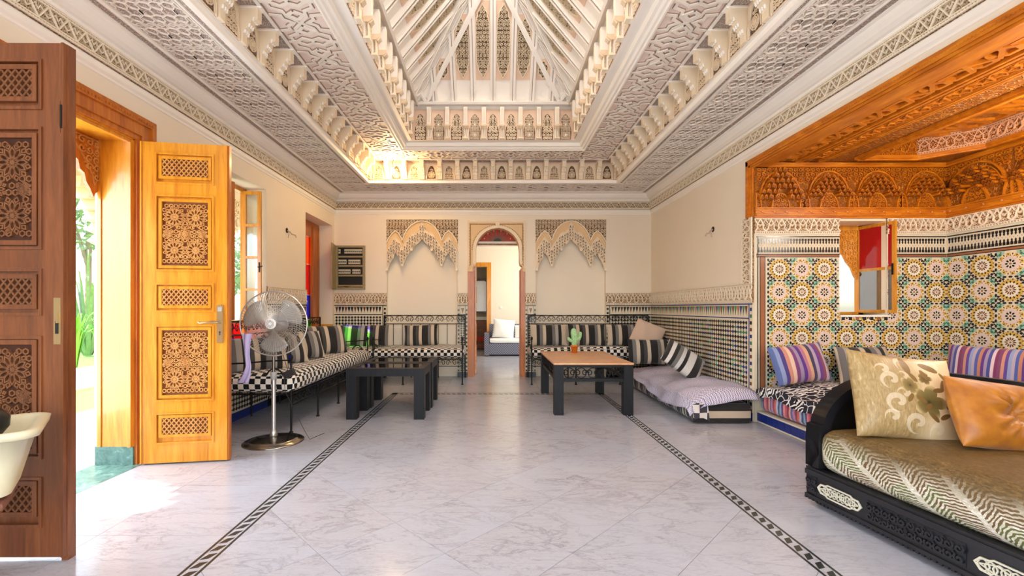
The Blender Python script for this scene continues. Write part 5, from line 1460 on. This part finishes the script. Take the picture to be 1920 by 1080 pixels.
# left bench along the left wall: front faces +X
iron_bench('black wrought iron bench with scrollwork along the left wall', (-1.94, 4.27, 0), PI/2, 2.62, .74, 5, seat=.37, back=1.06)
mattress('bench_mattress', 'black and white checked mattress on the bench along the left wall', M_check, -2.72, 4.24, .383, -1.90, 6.93, .555, 14, 40, group=None, seed=1)
iron_bench('black wrought iron bench against the back wall, left of the arched doorway', (-1.87, 6.95, 0), 0, 1.40, .72, 4)
mattress('bench_mattress', 'black and white checked mattress on the back bench left of the doorway', M_check, -2.71, 6.95, .413, -.44, 7.66, .57, 34, 12, seed=2)
iron_bench('black wrought iron bench against the back wall, right of the arched doorway', (.62, 6.95, 0), 0, 2.08, .72, 4)
mattress('bench_mattress', 'black and white checked mattress on the back bench right of the doorway', M_check, .59, 6.95, .413, 2.74, 7.66, .57, 34, 12, seed=3)
CG = 'striped cushions on the benches'
cushion('grey and black striped cushion on the left bench, nearest the camera', M_st1, .56, .38, .19, (-2.36, 4.50, .565), (R(-32), 0, R(38)))
cushion('striped cushion on the left bench, half behind the fan blades', M_st2, .54, .38, .18, (-2.36, 5.06, .565), (R(-32), 0, R(46)))
cushion('striped cushion on the left bench, third from the camera', M_st1, .50, .38, .18, (-2.34, 5.58, .565), (R(-28), 0, R(48)))
cushion('striped cushion on the left bench, tallest and farthest of its row', M_st3, .58, .42, .20, (-2.28, 6.12, .565), (R(-22), 0, R(40)))
cushion('striped cushion tinted green by coloured window light, left end of the back bench', M_st2, .42, .36, .15, (-2.32, 7.40, .57), (R(-14), R(4), R(10)))
cushion('black and beige striped cushion right beside the green-tinted one', M_st3, .36, .36, .14, (-1.93, 7.42, .57), (R(-14), 0, R(2)))
cushion('lone striped cushion in front of the left arched wall niche', M_st3, .56, .36, .16, (-1.20, 7.44, .57), (R(-14), R(-2), 0))
cushion('striped cushion on the right back bench, next to the doorway', M_st2, .62, .37, .16, (.95, 7.42, .57), (R(-14), 0, 0))
cushion('striped cushion on the right back bench, behind the cactus', M_st3, .62, .37, .16, (1.59, 7.43, .57), (R(-14), 0, R(-2)))
cushion('striped cushion on the right back bench, near the wall corner', M_st2, .58, .37, .16, (2.22, 7.42, .57), (R(-14), 0, R(-2)))
cushion('plain dusty pink cushion leaning in the back right corner', M_plainc, .46, .42, .13, (2.38, 7.03, .585), (R(-18), R(22), R(-20)), pinch=.02)
# floor mattress with gingham cloth
t_ = mattress('floor_mattress', 'low black and cream striped mattress on the floor along the right wall', M_mst, 2.10, 4.62, .0, 2.70, 6.85, .215, 12, 40, seed=4, r=.07, amp=.5)
m = MB(); rbox(m, -.31, -.02, 0, .29, .02, .205, .02, 12, 4); e_ = m.build('end_panel', M_mstz, t_, None, (0, -1.125, .005)); e_['label'] = 'black and cream striped mattress end'
def gingham():
    m = MB(); nx, ny = 26, 70
    def top(x, y): return .29+.030*math.sin(x*5+1)+.022*math.sin(y*4.1+.6)+.010*math.sin(y*13+x*9)+.07*max(0, 1-abs(y-5.45)/1.1)*max(0, 1-abs(x-2.5)/.6)
    def pt(a, b):
        y = 4.55+b*2.33; k = a
        if k < .32:
            q = k/.32; x = 2.02+.05*math.sin(q*PI/2)+.012*math.sin(y*14); z = (.085+.05*math.sin(y*3.3)) if False else .09+.05*math.sin(y*3.1+1)*1.0; ztop = top(2.1, y)-.03; z = z+.055; z = z+(ztop-z)*q
        else:
            q = (k-.32)/.68; x = 2.07+.685*q; z = top(x, y)-.05*max(0, 1-q*5)
        if b < .06: z -= (1-b/.06)**2*.085
        return (x-2.4, y-5.7, z)
    m.grid(pt, nx, ny, 0, flip=False)
    o = m.build('gingham_blanket', [M_ging, M_st4], None, None, (2.4, 5.7, 0)); md = o.modifiers.new('t', 'SOLIDIFY'); md.thickness = .006
    tag(o, 'fine grey and white gingham cloth draped over the floor mattress', 'blanket')
    # folded corner showing a large check
    m = MB(); m.grid(lambda a, b: (.0+.16*a+.02*b, -.006-.01*math.sin(a*6), .16-.155*b+.02*math.sin(a*4)), 6, 8)
    c = m.build('turned_corner', M_check2, o, None, (2.06-2.4, 4.56-5.7, .05)); c['label'] = 'turned corner with large dark check'
M_check2 = mat('large_grey_check_lining', f_check(1/.085, '#d8cfc8', '#3a3840', 0, .004), rough=.9)
gingham()
cushion('black and beige striped cushion standing at the far end of the gingham mattress', M_st3, .58, .38, .18, (2.30, 6.52, .37), (R(-12), 0, R(-4)))
cushion('black and white striped cushion lying tilted on the gingham mattress', M_st4, .52, .42, .20, (2.30, 5.46, .43), (R(-50), R(34), R(-14)))

# ---------------------------------------------------------------- alcove seat
mattress('patchwork_mattress', 'red and blue striped patchwork mattress on the tiled alcove platform', M_patch, 2.80, 3.0, .13, 3.55, 4.66, .33, 12, 34, seed=5, r=.06)
mattress('patchwork_mattress', 'patchwork striped mattress along the far alcove wall', M_patch, 3.56, 3.9, .13, 4.78, 4.66, .33, 20, 12, seed=6, r=.06)
def zebra():
    m = MB()
    def pt(a, b):
        y = 2.98+b*1.70
        if a < .2: q = a/.2; x = 2.775+.015*math.sin(q*PI/2); z = .285+.02*math.sin(y*9)+(.11)*q
        else: q = (a-.2)/.8; x = 2.79+1.95*q; z = .40+.05*math.sin(q*PI)+.012*math.sin(y*7+x*5)+.015*math.sin(x*8)-.03*max(0, 1-q*8)
        if b > .95: z -= .02
        return (x-3.7, y-3.8, z)
    m.grid(pt, 44, 40, 0)
    o = m.build('zebra_blanket', M_zebra, None, None, (3.7, 3.8, 0)); md = o.modifiers.new('t', 'SOLIDIFY'); md.thickness = .01
    tag(o, 'black and white animal print blanket over the alcove mattress', 'blanket')
zebra()
cushion('purple and blue striped cushion at the left end of the alcove seat', M_prp, .56, .40, .17, (3.13, 4.42, .45), (R(-18), R(-6), R(3)))
cushion('black and cream striped cushion beside the purple one in the alcove', M_st1, .56, .38, .16, (3.78, 4.46, .44), (R(-14), 0, R(2)))
cushion('long purple striped bolster along the alcove side wall, left one', M_prpB, .78, .42, .22, (4.46, 3.88, .44), (R(-10), 0, R(-70)))
cushion('pink and blue striped cushion at the right edge of the picture', M_prp, .60, .44, .22, (4.44, 3.20, .44), (R(-14), 0, R(-76)))

# ---------------------------------------------------------------- gold sofa
SRZ = R(-82.5)      # local x runs along the front (towards the camera), y into the seat
def sofa():
    t = thing('carved_sofa', 'black carved wooden sofa with ivory inlaid medallions and rounded arm', 'sofa', (1.945, 2.74, 0), SRZ)
    L, D = 2.2, .90
    m = MB()
    m.box(0, -.0, .045, L, .08, .215, 0); m.box(-.0, -.012, .185, L, .08, .215, 0); m.box(0, -.012, .045, L, .02, .065, 0)
    m.box(0, 0, .045, .06, D, .215, 0); m.box(0, .08, .20, L, D, .232, 0)
    m.box(-.004, .0, .215, L, .085, .228, 0)
    b = m.build('base', M_blackw, t)
    m = MB(); n = 90
    for i in range(n): m.box(i*L/n, -.014, .036, i*L/n+.014, .01, .046, 0)
    m.build('rope_moulding', M_blackw, b)
    F_ = fr((0, 0, 0), (1, 0, 0), (0, 0, 1))     # front face, n = -y
    for (a, c) in ((.39, .83), (1.17, 1.58), (.01, .075)):
        m = MB(); m.box(a, .075, 0, c, .180, .003, 0); scrollfill(m, a, .082, c, .172, .04, .009, .003, .014, 0)
        m.build('carved_relief', M_blackw, b, F_)
    i0 = None
    for c in (.225, 1.0, 1.78):
        if i0 is None:
            m = MB(); hw_, hh = .135, .036
            P = [(-hw_, 0), (-hw_+.02, hh*.7), (-hw_+.05, hh*.75), (-hw_+.065, hh), (hw_-.065, hh), (hw_-.05, hh*.75), (hw_-.02, hh*.7), (hw_, 0)]
            P = P+[(x, -y) for x, y in P[::-1][1:-1]]
            m.poly(P, 0, .003, 1); m.ribbon(P, .007, .003, .010, 0, True)
            for q in range(9): 
                x = -.105+q*.0262; m.ribbon(circ(x, 0, .021, 8, 0, .024), .005, .003, .0085, 0, True)
            m.ribbon([(-.12, 0), (-.06, .02), (0, 0), (.06, -.02), (.12, 0)], .005, .003, .009, 0); m.ribbon([(-.12, 0), (-.06, -.02), (0, 0), (.06, .02), (.12, 0)], .005, .003, .0095, 0)
            i0 = m.build('inlay_medallion', [M_ivory, M_blackw], b, F_ @ T(c, .127, 0)); i0['label'] = 'ivory coloured inlaid medallion'
        else: dup(i0, b, F_ @ T(c, .127, 0))
    # rounded arm: thick curved rim around a black board painted as its shaded opening
    m = MB(); N = 26; A = []
    for i in range(N+1):
        a = PI*.5*i/N; A.append((.06+.50*(1-math.cos(a)), .46+.30*math.sin(a)))
    out = [(.0+.03, .235)]+[(.03, .46)]+[(y_, z_) for y_, z_ in A[1:]]+[(D, .76), (D, .235)]
    FA_ = fr((0, 0, 0), (0, 1, 0), (0, 0, 1))    # plane across the sofa, n=+x
    m.poly(out, .018, .042, 1, back=True)
    rim = [(.03, .235), (.03, .40), (.035, .47)]+[(y_+.0, z_) for y_, z_ in A[1:]]+[(D, .76)]
    m.ribbon(rim, .055, -.01, .085, 0); m.ribbon(rim[::-1], .055, .085, -.01, 0)
    m.build('arm', [M_blackw, M_black], t, FA_)
    m = MB(); m.box(0, D-.04, .235, L, D, .80, 0); m.build('backrest', M_blackw, t)
    for x in (.02, L-.1): m = MB(); m.box(x, .05, 0, x+.08, .13, .046, 0); m.box(x, D-.1, 0, x+.08, D-.02, .046, 0); m.build('foot', M_blackw, t)
    def fn(P, p):
        P.z += .012*math.sin(P.x*2.4)*max(0, p[2]); return P
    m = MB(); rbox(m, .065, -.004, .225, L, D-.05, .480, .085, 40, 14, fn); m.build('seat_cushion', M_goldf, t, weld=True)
M_ivory = plain('ivory_inlay', '#cfc9b4', .5)
sofa()
def on_sofa(lx, ly, z): 
    c, s_ = math.cos(SRZ), math.sin(SRZ); return (1.945+lx*c-ly*s_, 2.74+lx*s_+ly*c, z)
cushion('large gold satin cushion printed with brown flowers, on the sofa by its arm', M_floral, .56, .50, .19, on_sofa(.36, .30, .462), (R(-20), R(7), R(-4)), pinch=.09, n=24)
def tuft(P, u, v, e, s_):
    r = math.hypot(u*1.25, v); a = math.atan2(v, u*1.25)
    k = 1-.62*math.exp(-(r/.28)**2)
    cre = .012*math.cos(a*9+math.sin(a*3)*1.2)*math.exp(-((r-.38)/.32)**2)
    return (P[0], P[1]*k+s_*cre*1.5*e, P[2])
c_ = cushion('mustard yellow velvet cushion tufted with a centre button', M_mustard, .54, .36, .19, on_sofa(.60, .60, .475), (R(-22), R(8), R(3)), fn=tuft, n=64, pinch=.03)
m = MB(); m.lathe([(0, .016), (.014, .013), (.020, .004), (.020, -.004)], 14); b_ = m.build('button', M_mustard, c_, fr((0, -.042, .18), (1, 0, 0), (0, 0, 1)))

# ---------------------------------------------------------------- tables
def block_table(label, x, y, w, d, h, rz=0, group='pair of low black tables'):
    t = thing('coffee_table', label, 'table', (x, y, 0), rz, group); lw_ = .11
    m = MB(); a = .075
    m.box(0, 0, h-.085, w, a, h); m.box(0, d-a, h-.085, w, d, h); m.box(0, a, h-.085, a, d-a, h); m.box(w-a, a, h-.085, w, d-a, h); m.build('top_frame', M_table, t)
    m = MB(); m.box(a, a, h-.012, w-a, d-a, h-.003); g_ = m.build('glass_top', M_glassT, t)
    m = MB(); m.box(a, a, h-.045, w-a, d-a, h-.02); m.build('shelf_board', M_table, t)
    for (px, py) in ((0, 0), (w-lw_, 0), (0, d-lw_), (w-lw_, d-lw_)):
        m = MB(); m.box(px, py, 0, px+lw_, py+lw_, h-.085); m.build('leg', M_table, t)
block_table('low black table with glass inset top, nearer of the touching pair', -1.575, 4.77, .84, .52, .55)
block_table('low black table with glass inset top, farther of the touching pair', -1.565, 5.33, .84, .57, .55, 0)
t = thing('coffee_table', 'dark table with salmon marble top and wrought iron scroll apron', 'table', (.695, 4.955, 0))
w, d, h = .885, 1.40, .565; lw_ = .105
m = MB(); rbox(m, -.006, -.006, h, w+.006, d+.006, h+.022, .004, 2, 2); m.build('marble_top', M_pinkst, t)
for (px, py) in ((0, 0), (w-lw_, 0), (0, d-lw_), (w-lw_, d-lw_)):
    m = MB(); m.box(px, py, 0, px+lw_, py+lw_, h); m.build('leg', M_table, t)
m = MB()
for z in (h-.03, h-.19):
    zz_ = z+(.03 if z > .5 else .035)
    m.box(lw_, .02, z, w-lw_, .05, zz_); m.box(lw_, d-.05, z, w-lw_, d-.02, zz_); m.box(.02, lw_, z, .05, d-lw_, zz_); m.box(w-.05, lw_, z, w-.02, d-lw_, zz_)
m.build('apron_frame', M_table, t)
m = MB()
for q in (-1, 1):
    P = [(q*(.040+.036*(1-a/10)*math.cos(a)), 0, .040*(1-a/10)*math.sin(a)) for a in [i*.55 for i in range(15)]]; m.tube(P, .0055, 5, caps=False)
m.tube([(x_[0], 0, x_[1]) for x_ in circ(0, 0, .058, 16, 0, .058)], .005, 5, closed=True)
sc0 = m.build('iron_scroll', M_iron2 if False else M_iron, t, None, (lw_+.09, .035, h-.095))
n = 5; a = (w-2*lw_)/n
for y in (.035, d-.035):
    for i in range(n):
        if (y, i) != (.035, 0): dup(sc0, None, None, (lw_+a*(i+.5), y, h-.095))
sc0.location = (lw_+a*.5, .035, h-.095)
n = 9; a = (d-2*lw_)/n
for x in (.035, w-.035):
    for i in range(n): dup(sc0, None, Matrix.Translation((x, lw_+a*(i+.5), h-.095)) @ Matrix.Rotation(PI/2, 4, 'Z'))
# toy-like cactus in an orange pot
t = thing('potted_cactus', 'small pale green cactus in an orange pot on the marble table', 'plant', (1.135, 6.12, .587))
m = MB(); m.lathe([(0, 0), (.036, 0), (.050, .085), (.053, .085), (.053, .105), (.044, .105), (.042, .09), (0, .088)], 20); m.build('pot', M_terra, t)
def capsule(m, P, r, n=12):
    m.tube(P, r, n)
m = MB(); capsule(m, [(0, 0, .085), (0, 0, .13), (.004, 0, .20), (-.006, 0, .27), (-.012, 0, .315), (-.013, 0, .335)], [.034, .042, .046, .046, .036, .014]); m.build('stem', M_cactus, t)
m = MB(); capsule(m, [(-.02, -.01, .16), (-.06, -.02, .17), (-.085, -.02, .195), (-.088, -.02, .215)], [.022, .024, .022, .01]); m.build('arm', M_cactus, t)
m = MB(); capsule(m, [(.02, -.01, .17), (.06, -.02, .19), (.075, -.02, .235), (.078, -.02, .275), (.078, -.02, .29)], [.022, .026, .026, .022, .009]); m.build('arm', M_cactus, t)

# ---------------------------------------------------------------- pedestal fan
t = thing('pedestal_fan', 'tall chrome pedestal fan with round wire grille beside the open door', 'fan', (-1.965, 3.98, 0))
m = MB(); m.lathe([(0, .052), (.03, .055), (.05, .045), (.12, .040), (.18, .030), (.20, .026), (.205, .016), (.245, .014), (.255, .008), (.255, 0), (0, 0)][::-1], 40); m.build('base', M_chromeD, t)
m = MB(); m.tube([(0, 0, .04), (0, 0, .60)], .019, 14); m.lathe([(.019, .05), (.034, .055), (.03, .09), (.019, .11)], 14); m.build('pole', M_chrome, t)
m = MB(); m.tube([(0, 0, .58), (0, 0, .95)], .013, 12); m.build('inner_pole', M_chromeD, t)
m = MB(); m.lathe([(.019, .56), (.027, .565), (.027, .62), (.019, .63)], 14); m.tube([(.02, 0, .595), (.05, 0, .595)], .009, 8); m.build('collar', M_grey, t)
HZ = 1.065; HX = .03
m = MB(); m.tube([(HX*.3, .0, .93), (HX*.6, .01, .99)], .03, 12); m.lathe([(0, .0), (.05, .005), (.075, .03), (.08, .08), (.06, .14), (.02, .16), (0, .16)], 18, 0, (0, 0, 0))
q = MB(); q.tube([(0, 0, .90), (0, .02, .97), (HX, .03, HZ-.03)], .022, 10); q.build('neck', M_grey, t)
FF = fr((HX, -.05, HZ), (1, .12, 0), (0, -.0, 1))       # fan disc plane; n towards the camera
FF = Matrix.Translation((HX, -.06, HZ)) @ Matrix.Rotation(R(6), 4, 'Z') @ Matrix.Rotation(R(90), 4, 'X')
m = MB(); m.lathe([(0, -.19), (.05, -.185), (.075, -.16), (.08, -.10), (.07, -.05), (.03, -.04), (0, -.04)][::-1], 20); m.build('motor', M_grey, t, FF)
RG = .285
def grille(zf, bulge, name, hub):
    m = MB()
    for i in range(72):
        a = 2*PI*i/72; P = []
        for k in range(6):
            q_ = hub+(RG-hub)*k/5; s_ = a+.35*(1-k/5); z = zf+bulge*(1-(k/5)**2.2); P.append((q_*math.cos(s_), q_*math.sin(s_), z))
        m.tube(P, .0018, 3, caps=False)
    for rr, kk in ((.14, .45), (.21, .72)):
        m.tube([(rr*math.cos(b), rr*math.sin(b), zf+bulge*(1-kk**2.2)) for b in [2*PI*i/40 for i in range(40)]], .0018, 4, closed=True)
    m.build(name, M_chrome, t, FF)
grille(.0, .075, 'front_grille', .045); grille(.0, -.085, 'rear_grille', .06)
m = MB(); m.tube([(RG*math.cos(b), RG*math.sin(b), 0) for b in [2*PI*i/48 for i in range(48)]], .0065, 8, closed=True); m.build('rim', M_chrome, t, FF)
m = MB(); m.lathe([(0, .084), (.012, .083), (.028, .082), (.046, .078), (.048, .070), (0, .07)][::-1], 24, 0)
for i in range(14):
    a = 2*PI*i/14; c, s_ = math.cos(a), math.sin(a); m.add([((x*c-y*s_), (x*s_+y*c), .0845) for x, y in ((.014, -.0022), (.034, -.004), (.034, .004), (.014, .0022))], [(0, 1, 2, 3)], 1)
m.build('badge', [M_whitec, M_grey], t, FF)
def blade(a0):
    m = MB()
    def pt(u, v):
        r = .04+.215*u; a = a0+(-.55+1.15*v)*(.30+.75*math.sin(min(1, u*1.15)*PI*.5)); rr = r*(1-.10*abs(2*v-1)**3*u)
        return (rr*math.cos(a), rr*math.sin(a), .012+.04*(v-.5))
    m.grid(pt, 8, 8); return m
for k in range(3):
    b_ = blade(R(150)+k*2*PI/3).build('blade', M_blade, t, FF); md = b_.modifiers.new('t', 'SOLIDIFY'); md.thickness = .003
m = MB(); m.tube([(0, 0, -.04), (0, 0, .05)], .028, 14); m.build('hub', M_grey, t, FF)
# lilac scarf hanging from the fan and its power adapter
def scarf():
    m = MB()
    path = [(-.16, -.06, .98), (-.155, -.075, .90), (-.15, -.08, .80), (-.135, -.085, .70), (-.16, -.075, .62), (-.20, -.06, .55)]
    P = [Vector(p) for p in path]
    def pt(a, b):
        k = b*(len(P)-1); i = min(int(k), len(P)-2); c = P[i].lerp(P[i+1], k-i); w = .05*(1-.5*math.sin(b*PI))+.01
        return (c.x+(a-.5)*w*1.6, c.y+.012*math.sin(a*10+b*3), c.z)
    m.grid(pt, 10, 24)
    o = m.build('scarf', M_lilac, None, None, (-1.965, 3.90, 0)); md = o.modifiers.new('t', 'SOLIDIFY'); md.thickness = .003
    tag(o, 'sheer lilac scarf tied to the fan grille and hanging down', 'scarf')
scarf()
m = MB(); m.box(-.05, -.02, 0, .05, .02, .06); m.tube([(0, 0, .055), (.02, 0, .2), (-.02, 0, .36), (-.02, .01, .45)], .003, 5); m.tube([(-.05, 0, .03), (-.10, 0, -.1), (-.09, 0, -.5), (-.08, 0, -.58), (.05, .02, -.585)], .0025, 5)
o = m.build('power_adapter', M_black, None, Matrix.Translation((-1.80, 3.95, .59)) @ Matrix.Rotation(R(-25), 4, 'Y')); tag(o, 'small black power adapter hanging by its cord behind the fan pole', 'adapter')

# ---------------------------------------------------------------- laundry basket on a cane seat, left edge
BX, BY = -2.146, 1.66
t = thing('laundry_basket', 'cream plastic laundry basket with slotted sides at the left edge', 'basket', (BX, BY, .475), R(40))
m = MB(); hx, hy, H = .31, .20, .25
def rr(hx_, hy_, r=.06, n=5):
    P = []
    for (sx, sy, a0) in ((1, 1, 0), (-1, 1, PI/2), (-1, -1, PI), (1, -1, 1.5*PI)):
        for i in range(n+1):
            a = a0+PI/2*i/n; P.append((sx*(hx_-r)+r*math.cos(a), sy*(hy_-r)+r*math.sin(a)))
    return P
rings = [(.80, 0), (.80, .0), (.97, H-.03), (1.0, H-.03), (1.07, H-.025), (1.085, H), (1.03, H+.006), (.95, H-.004), (.78, .02)]
vs = []; 
for s_, z in rings: vs += [(x, y, z) for x, y in rr(hx*s_, hy*s_)]
nn_ = len(rr(hx, hy)); fs = [(k*nn_+i, k*nn_+(i+1) % nn_, (k+1)*nn_+(i+1) % nn_, (k+1)*nn_+i) for k in range(len(rings)-1) for i in range(nn_)]
m.add(vs, fs, 0, True); m.add(vs[:nn_], [tuple(range(nn_))[::-1]], 0); m.add(vs[-nn_:], [tuple(range(nn_))], 0)
m.build('body', M_cream_pl, t)
s0 = None
for c in range(4):
    for r_ in range(6):
        m = MB(); z = .05+r_*.03; x = .185-c*.115
        k = .80+.17*z/(H-.03); yy = -hy*k-.001
        m.tube([(x-.035, yy, z), (x+.035, yy, z+.004)], .0065, 6); 
        if s0 is None: s0 = m.build('slot', M_black, t)
        else: m.build('slot', M_black, t)
m = MB(); m.box(-.02, -hy*1.12, H-.05, .14, -hy*1.02, H+.004); m.build('handle', M_cream_pl, t)
t = thing('cane_stool', 'brown woven cane stool under the laundry basket', 'stool', (BX-.02, BY-.02, 0), R(40))
m = MB(); rbox(m, -.26, -.17, .42, .27, .17, .465, .025, 8, 8); m.build('seat', M_brownw, t)
for x in (-.25, .10):
    for y in (-.15, .15): m = MB(); m.tube([(x, y, 0), (x, y, .43)], .02, 8); m.build('leg', M_brownw, t)
m = MB(); m.lathe([(0, 0), (.05, 0), (.07, .03), (.072, .07), (.05, .10), (0, .115)], 16)
tag(m.build('dark_bundle', M_black, None, None, (BX+.115, BY+.11, .69)), 'dark rounded object poking out of the laundry basket', 'container')

# ---------------------------------------------------------------- electrical box, wires, small cupboard, bulb
def zb(py, Y=YB): return 1.2+(578-py)*Y/F
X0_, X1_ = (631-923)*YB/F, (685-923)*YB/F
t = thing('breaker_box', 'open grey metal breaker box with rows of switches on the back wall', 'electrical box', (X0_, YB, zb(543)))
Wd, Hh = X1_-X0_, zb(461)-zb(543); FBX = fr((0, 0, 0), (1, 0, 0), (0, 0, 1))
m = MB(); e = .035
m.box(0, 0, 0, Wd, Hh, .01, 1); m.box(0, 0, .01, e, Hh, .045, 0); m.box(Wd-e, 0, .01, Wd, Hh, .045, 0); m.box(e, 0, .01, Wd-e, e, .045, 0); m.box(e, Hh-e, .01, Wd-e, Hh, .045, 0); m.build('case', [M_metalbox, M_black], t, FBX)
for i, z in enumerate((.17, .40, .62, .83)):
    m = MB(); m.box(e+.005, Hh*z-.075*.9-.01, .012, Wd-e-.005, Hh*z-.075*.9+.02, .028, 0); m.build('rail_cover', M_metalbox, t, FBX)
random.seed(5)
br0 = None
for z in (.40, .62, .86):
    n = 12
    for i in range(n):
        if random.random() < .15: continue
        mt = FBX @ T(e+.008+(Wd-2*e-.016)*i/n, Hh*z-.03, .012)
        if br0 is None:
            m = MB(); m.box(0, 0, 0, (Wd-2*e)/n*.9, .075, .022, 0); m.box(.006, .026, .022, (Wd-2*e)/n*.7, .046, .032, 1); br0 = m.build('circuit_breaker', [M_breaker, M_black], t, mt)
        else: dup(br0, t, mt)
m = MB(); m.box(0, 0, 0, .40, Hh, .015); m.build('box_door', M_metalbox, t, fr((0, 0, 0), (.16, -.987, 0), (0, 0, 1)))
m = MB(); m.tube([(e, .04, .02), (.15, .06, .035), (.3, .045, .03), (Wd-e, .05, .03)], .008, 5); m.tube([(e, .055, .03), (.2, .03, .04), (Wd-e, .06, .03)], .006, 5); m.build('wires', M_brass, t, FBX)
def wires(loc, F_, label):
    m = MB(); m.lathe([(0, .004), (.035, .004), (.035, 0), (0, 0)][::-1], 12, 0); m.tube([(0, 0, 0), (.01, -.02, .04), (.02, -.05, .06), (.03, -.06, .10), (.035, -.09, .11)], .008, 6, 1); m.tube([(0, 0, 0), (0, -.03, .03), (.0, -.10, .02)], .005, 5, 1)
    o = m.build('loose_wires', [M_iron, M_plainc], None, F_); tag(o, label, 'wires')
wires(None, fr((XL, 2282/(923-538), 1.2+(578-432)*(2282/(923-538))/F), (0, 1, 0), (0, 0, 1)), 'bare wires sticking out of the left wall between the windows')
wires(None, fr((XR, 2299/(1337-923), 1.2+(578-430)*(2299/(1337-923))/F), (0, -1, 0), (0, 0, 1)), 'bare wires sticking out of the right wall above the tiles')
x0, x1 = (597-923)*7.60/F, (620-923)*7.60/F
t = thing('wooden_panel', 'small orange wooden panel standing on the bench corner against the tiles', 'panel', (x0-.02+.05, 7.62, .565))
m = MB(); m.box(0, -.03, 0, .22, 0, .36); m.build('board', M_wood, t); m = MB(); m.ribbon([(.03, .03), (.19, .03), (.19, .33), (.03, .33)], .02, .03, .04, 0, True); m.build('moulding', M_wood, t, fr((0, 0, 0), (1, 0, 0), (0, 0, 1)))
t = thing('light_bulb', 'glowing bulb on the ceiling ledge in the back left corner', 'lamp', (-1.49, 6.62, 3.20))
mb_ = mat('glowing_bulb', None, '#ffffff', emit=('#ffd9a0', 40)); m = MB(); m.lathe([(0, 0), (.02, .01), (.035, .045), (.03, .075), (.014, .10)], 14); m.build('glass_bulb', mb_, t); m = MB(); m.lathe([(.015, .095), (.015, .13), (0, .13)], 12); m.build('socket', M_brass, t); m = MB(); m.tube([(0, 0, .12), (.0, .02, .2), (0, .06, .25)], .004, 5); m.build('cord', M_iron, t)
light('bulb_glow', 'POINT', (-1.49, 6.56, 3.24), 16, (1, .66, .30), .06)
# ground and greenery outside the alcove window
m = MB(); m.box(5.2, 5.1, -.2, 30, 40, -.05); m.box(XR+.13, 5.3, -.2, 5.2, 40, -.05); struct(m.build('ground', M_gravel))
tree(5.4, 9.6, 3.6, 1.6, 'sunlit shrub outside the alcove window', M_leafD, 1400)
m = MB(); m.box(-13, 20.5, 0, -8.4, 22, 2.4); m.box(-13, 20.4, 2.3, -8.4, 20.5, 2.5)
o = m.build('house', M_cream); tag(o, 'pale house far behind the garden seen through the left window', 'building')
